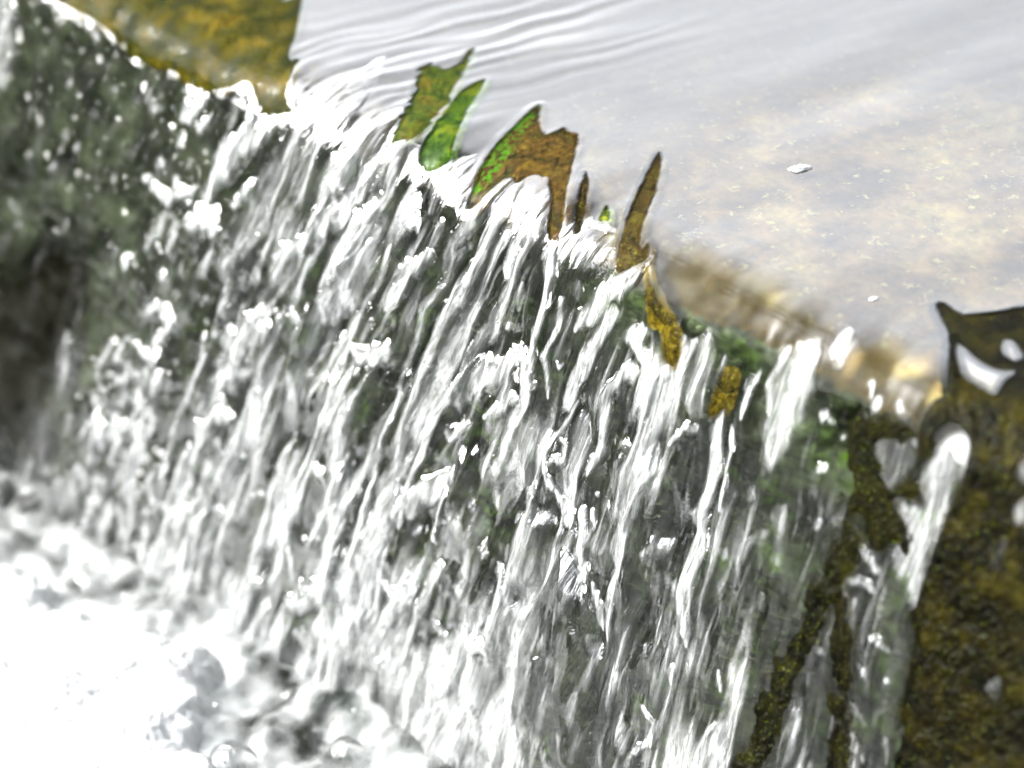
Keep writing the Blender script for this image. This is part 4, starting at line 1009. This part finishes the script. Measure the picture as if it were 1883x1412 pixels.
# ---------------------------------------------------------------- moss showing at the lip
MC = {
    'far olive': ((0.012, 0.014, 0.001), (0.038, 0.032, 0.001), (0.095, 0.062, 0.002), (0.12, 0.13, 0.006)),
    'green blade': ((0.01, 0.03, 0.001), (0.028, 0.066, 0.002), (0.1, 0.11, 0.004), (0.24, 0.32, 0.012)),
    'streaky green': ((0.0108, 0.0252, 0.0018), (0.0396, 0.054, 0.0027), (0.099, 0.0612, 0.0054), (0.216, 0.27, 0.0108)),
    'large brown': ((0.016, 0.016, 0.0016), (0.0544, 0.0256, 0.0032), (0.088, 0.0512, 0.0048), (0.256, 0.224, 0.0128)),
    'thin brown': ((0.0108, 0.009, 0.0018), (0.0396, 0.0198, 0.0036), (0.0468, 0.0396, 0.0054), YG), 'small green': ((0.036, 0.063, 0.0036), (0.072, 0.09, 0.0054), YG, YG),
    'tall brown': ((0.0119, 0.0102, 0.0017), (0.0408, 0.0221, 0.0034), (0.0578, 0.0459, 0.0051), (0.238, 0.238, 0.0136)),
    'golden': ((0.0144, 0.0096, 0.0012), (0.072, 0.0456, 0.0024), (0.168, 0.114, 0.0048), YG),
    'gold stub': ((0.0096, 0.0072, 0.0012), (0.054, 0.036, 0.0024), (0.108, 0.072, 0.0036), YG),
    'right bank': ((0.0015, 0.0012, 0.0004), (0.007, 0.0048, 0.0008), (0.026, 0.019, 0.0015), (0.07, 0.085, 0.004)),
    'left of window': ((0.00234, 0.00195, 0.000468), (0.0078, 0.00585, 0.00078), (0.0156, 0.01326, 0.00117), (0.0858, 0.117, 0.00468)),
    'diagonal': ((0.00234, 0.00195, 0.000624), (0.00702, 0.00585, 0.00117), (0.0156, 0.01404, 0.00117), (0.0858, 0.1014, 0.00468)),
    'stem': ((0.00234, 0.00195, 0.000624), (0.0078, 0.00585, 0.00117), (0.01716, 0.01404, 0.00117), (0.0858, 0.0858, 0.00468)),
}
MOSS_LABELS = {
    'far olive': 'big olive brown moss patch at the far top left end of the lip',
    'green blade': 'dark green blade of moss leaning right on the lip, below the ripples',
    'streaky green': 'streaky green and brown moss just left of the dark green blade',
    'large brown': 'large brown moss patch with two legs on the middle of the lip',
    'thin brown': 'thin dark brown moss sliver beside the large brown patch',
    'small green': 'tiny green moss tip between the brown sliver and the tall spike',
    'tall brown': 'tall brown moss spike rising into the pale sheet of water',
    'golden': 'golden yellow moss strip hanging over the lip below the tall spike',
    'gold stub': 'short gold moss stub above the boldest white strand',
    'right bank': 'dark brown mossy rock filling the lower right corner with an open loop on top',
    'left of window': 'dark moss left of the pale gap beside the big mossy rock',
    'diagonal': 'dark moss ridge slanting down to the left near the bottom right',
    'stem': 'narrow upright dark moss streak right of the slanting ridge',
}
for key, (outl, holes) in MOSS.items():
    o = np.array(outl)
    a, b = o.min(0) - 0.006, o.max(0) + 0.006
    big = max(b - a) > 0.2
    st = 0.0012 if big else 0.0007
    S, T = np.meshgrid(np.arange(a[0], b[0], st), np.arange(a[1], b[1], st))
    hw, _, _ = field(S, T, False)
    sd = moss_edge(S, T, key)
    rise = -0.0034 - 0.001 * smooth(0.004, -0.004, sd)
    tex = (0.0009 if big else 0.0004) * fbm(S * 130, T * 90, 73, 3) * smooth(0, 0.004, sd) + (0.0012 * fbm(S * 22, T * 14, 74, 3) if big else 0) * smooth(0, 0.02, sd)
    b1, v1 = cells(S * 330, T * 260, 76)
    tex = tex + 0.0011 * v1 * np.sqrt(np.clip(1 - 1.3 * b1 ** 2, 0, 1)) * smooth(0.0005, 0.003, sd)
    P = place(S, T, hw + rise + tex)
    Fm = grid_faces(*S.shape)
    keep = sd.ravel()[Fm].max(1) > -0.004
    ob = link_mesh('moss_patch', P.reshape(-1, 3), Fm[keep], moss_mat('moss_' + key.replace(' ', '_'), MC[key], 150 if not big else 110, 0.05, (0.05, 0.15, 0.003) if key == 'large brown' else False),
                   {'green': smooth(-0.003, 0.004, poly_sd(S, T, GREEN_EDGE)).ravel() * 1.6}, grid_normals(P).reshape(-1, 3), None, P[sd > 0].mean(0))
    k = F[fid == -2 - list(MOSS).index(key)]
    if len(k):                                              # the skin of water that slides over this patch
        fo = link_mesh('water_film', V, k, M_FILMW, A, NRM, None, V[k.ravel()].mean(0))
        fo.parent = ob
        fo.location = V[k.ravel()].mean(0) - np.array(ob.location)
    tag(ob, MOSS_LABELS[key], 'moss', 'mossy rock showing along the lip')

# ---------------------------------------------------------------- pool, foam, bed
gx, gy = axis(-1.1, 0.35, 0.003, -5, 4, 0.08), axis(-0.75, -0.10, 0.003, -6, -0.05, 0.08)
X, Y = np.meshgrid(gx, gy)
d = poly_sd(X, Y, FOAM)
near = smooth(-0.75, -0.2, Y)
z = POOL_Z + (0.012 * fbm(X * 14, Y * 14, 81, 3) + 0.0012 * noise(X * 90, Y * 90, 82)) * near
airp = np.clip(0.25 + 0.5 * fbm(X * 26, Y * 26, 83, 5) + 0.5 * smooth(-0.06, 0.02, d), 0, 0.95) * near
P = np.stack([X, Y, z], -1)
tag(link_mesh('pool', P.reshape(-1, 3), grid_faces(*X.shape), M_POOL, {'air': airp.ravel()}, grid_normals(P).reshape(-1, 3)),
    'churning pool at the foot of the fall', kind='structure')
fx = np.arange(min(p[0] for p in FOAM) - .02, max(p[0] for p in FOAM) + .03, 0.0016)
fy = np.arange(min(p[1] for p in FOAM) - .02, max(p[1] for p in FOAM) + .03, 0.0016)
X, Y = np.meshgrid(fx, fy)
d = poly_sd(X, Y, FOAM) + 0.008 * fbm(X * 40, Y * 40, 84, 3)
b1, _ = cells(X * 120, Y * 120, 85)
b2, _ = cells(X * 260, Y * 260, 86)
z = POOL_Z + 0.030 * (1 - np.exp(-np.clip(d, 0, 1) / 0.02)) + np.clip(d, -.02, 0) * 1.5 \
    + 0.0016 * np.sqrt(np.clip(1 - b1 ** 2 * 1.6, 0, 1)) + 0.0008 * np.sqrt(np.clip(1 - b2 ** 2 * 1.6, 0, 1)) + 0.008 * fbm(X * 14, Y * 14, 87, 2)
P = np.stack([X, Y, z], -1)
Ff = grid_faces(*X.shape)
tag(link_mesh('foam', P.reshape(-1, 3), Ff[d.ravel()[Ff].max(1) > -0.018], M_FOAM, None, grid_normals(P).reshape(-1, 3)),
    'thick white foam heaped on the pool', kind='stuff')
g = np.array([[-60, -60, -0.75], [60, -60, -0.75], [60, 60, -0.75], [-60, 60, -0.75]], float)
tag(link_mesh('ground', g, np.array([[0, 1, 2, 3]]), M_ROCK), 'dark stream bed', kind='structure')


# ---------------------------------------------------------------- small things: flecks, bubbles, spray, a scrap of leaf
def ball(r, squash=(1, 1, 1), seed=0, rough=0.0, half=False):
    lat = np.linspace(0.02, math.pi / 2 if half else math.pi - 0.02, 16)
    lon = np.linspace(0, 2 * math.pi, 28, endpoint=False)
    A_, B_ = np.meshgrid(lat, lon, indexing='ij')
    rr = r * (1 + rough * noise(np.cos(B_) * 1.6 + 5 + seed, np.sin(B_) * 1.6 + A_ * 1.4, seed))
    p = np.stack([rr * np.sin(A_) * np.cos(B_) * squash[0], rr * np.sin(A_) * np.sin(B_) * squash[1], rr * np.cos(A_) * squash[2]], -1)
    a = np.arange(A_.size).reshape(A_.shape)
    n = np.roll(a, -1, axis=1)
    f = np.stack([a[:-1], a[1:], n[1:], n[:-1]], -1).reshape(-1, 4)
    return p.reshape(-1, 3), f


def film_mat():
    m, N, L = mat('bubble_film')
    out = nd(N, 'ShaderNodeOutputMaterial')
    lw = nd(N, 'ShaderNodeFresnel', IOR=1.6)
    tr = nd(N, 'ShaderNodeBsdfTransparent', Color=(0.95, 0.96, 0.96, 1))
    gl = nd(N, 'ShaderNodeBsdfGlossy', Roughness=0.03)
    mx = nd(N, 'ShaderNodeMixShader')
    L.new(lw.outputs[0], mx.inputs[0]); L.new(tr.outputs[0], mx.inputs[1]); L.new(gl.outputs[0], mx.inputs[2])
    L.new(mx.outputs[0], out.inputs['Surface'])
    return m


M_FILM = film_mat()
M_DROP = water_mat('water_drop', 1.5, 0.02)


def add_ball(name, loc, r, material, rot=(0, 0, 0), **kw):
    v, f = ball(r, **kw)
    o = link_mesh(name, v, f, material, {'air': np.full(len(v), 0.25)})
    o.location, o.rotation_euler = loc, rot
    return o


for n, (s, t) in enumerate(FLECKS):
    hh = field(np.array([[s]]), np.array([[t]]), False)[0]
    p = place(np.array([[s]]), np.array([[t]]), hh)[0, 0]
    o = add_ball('foam_fleck', p, 0.0085 if n == 0 else 0.004, M_FOAM, (0, 0, R(58)), squash=(1, 0.55, 0.3), seed=n, rough=0.3)
    tag(o, ('larger white foam fleck floating on the calm sheet', 'smaller white foam fleck floating on the sheet near the lip')[n], 'foam fleck', 'foam flecks on the calm sheet')
BL = ['large clear bubble at the right edge of the white foam', 'small round bubble over the churning foot of the fall',
      'tiny bubble on the edge of the white foam', 'wide clear bubble at the bottom edge, right of the foam']
for n, (x, y, r) in enumerate(BUBBLES):
    tag(add_ball('bubble', (x, y, POOL_Z + 0.012), r, M_FILM, half=True, squash=(1.2, 1, .9), seed=n, rough=0.12), BL[n], 'bubble', 'bubbles on the pool')
rng = random.Random(5)
for n, (s, t) in enumerate(DROPS):
    y, z, ny, nz = profile(t)
    k = 0.012 + 0.02 * rng.random()
    tag(add_ball('water_drop', (s, float(y - ny * k), float(z + nz * k)), 0.0011 + 0.0012 * rng.random(), M_DROP, (0.2, 0.1, 0), squash=(1, 1, 1.4)),
        'tiny clear drop of spray flying in front of the fall', 'water drop', 'spray drops in front of the fall')
y, z, ny, nz = profile(LEAF[1])
q = np.linspace(0, 1, 9)
wd = np.sin(q * math.pi) ** 0.7 * 0.0022
lv = np.concatenate([np.stack([-wd, 0 * q, q * 0.012], -1), np.stack([0 * q, -0.0008 + 0 * q, q * 0.012], -1), np.stack([wd, 0 * q, q * 0.012], -1)])
lf = np.array([[k + 9 * j, k + 1 + 9 * j, k + 10 + 9 * j, k + 9 + 9 * j] for j in (0, 1) for k in range(8)])
M_LEAF = moss_mat('orange_leaf', ((0.3, 0.09, 0.01), (0.42, 0.14, 0.015), (0.5, 0.2, 0.02), (0.5, 0.25, 0.05)), 200, 0.2)
o = link_mesh('leaf_fragment', lv, lf, M_LEAF)
o.location = (LEAF[0], float(y - ny * 0.012), float(z + nz * 0.012))
o.rotation_euler = (0.3, -0.35, 0.4)
tag(o, 'orange scrap of leaf caught low on the far left of the fall', 'leaf')

bs_ = np.linspace(R(-175), R(-62), 120)                      # azimuth from +Y towards +X, as seen from the fall
br = np.linspace(0, 1, 30)
AZ, Q = np.meshgrid(bs_, br)
rad = 2.6 + 1.6 * Q + 0.25 * fbm(AZ * 6, Q * 4, 91, 3)
zz = -0.6 + 1.35 * smooth(0, 0.7, Q) + 0.18 * fbm(AZ * 9, Q * 6, 92, 4) - 0.4 * smooth(0.8, 1, Q)
P = np.stack([np.sin(AZ) * rad, np.cos(AZ) * rad, zz], -1)  # unseen bank, added so the fall mirrors something dark
M_BANK = moss_mat('unseen_bank_dark', ((0.01, 0.014, 0.005), (0.022, 0.03, 0.009), (0.05, 0.06, 0.02), (0.1, 0.1, 0.04)), 4, 0.0)
nb = grid_normals(P).reshape(-1, 3)
tag(link_mesh('unseen_dark_bank', P.reshape(-1, 3), grid_faces(*AZ.shape), M_BANK, None, nb), 'unseen dark bank added downstream to darken reflections in the fall', kind='structure')
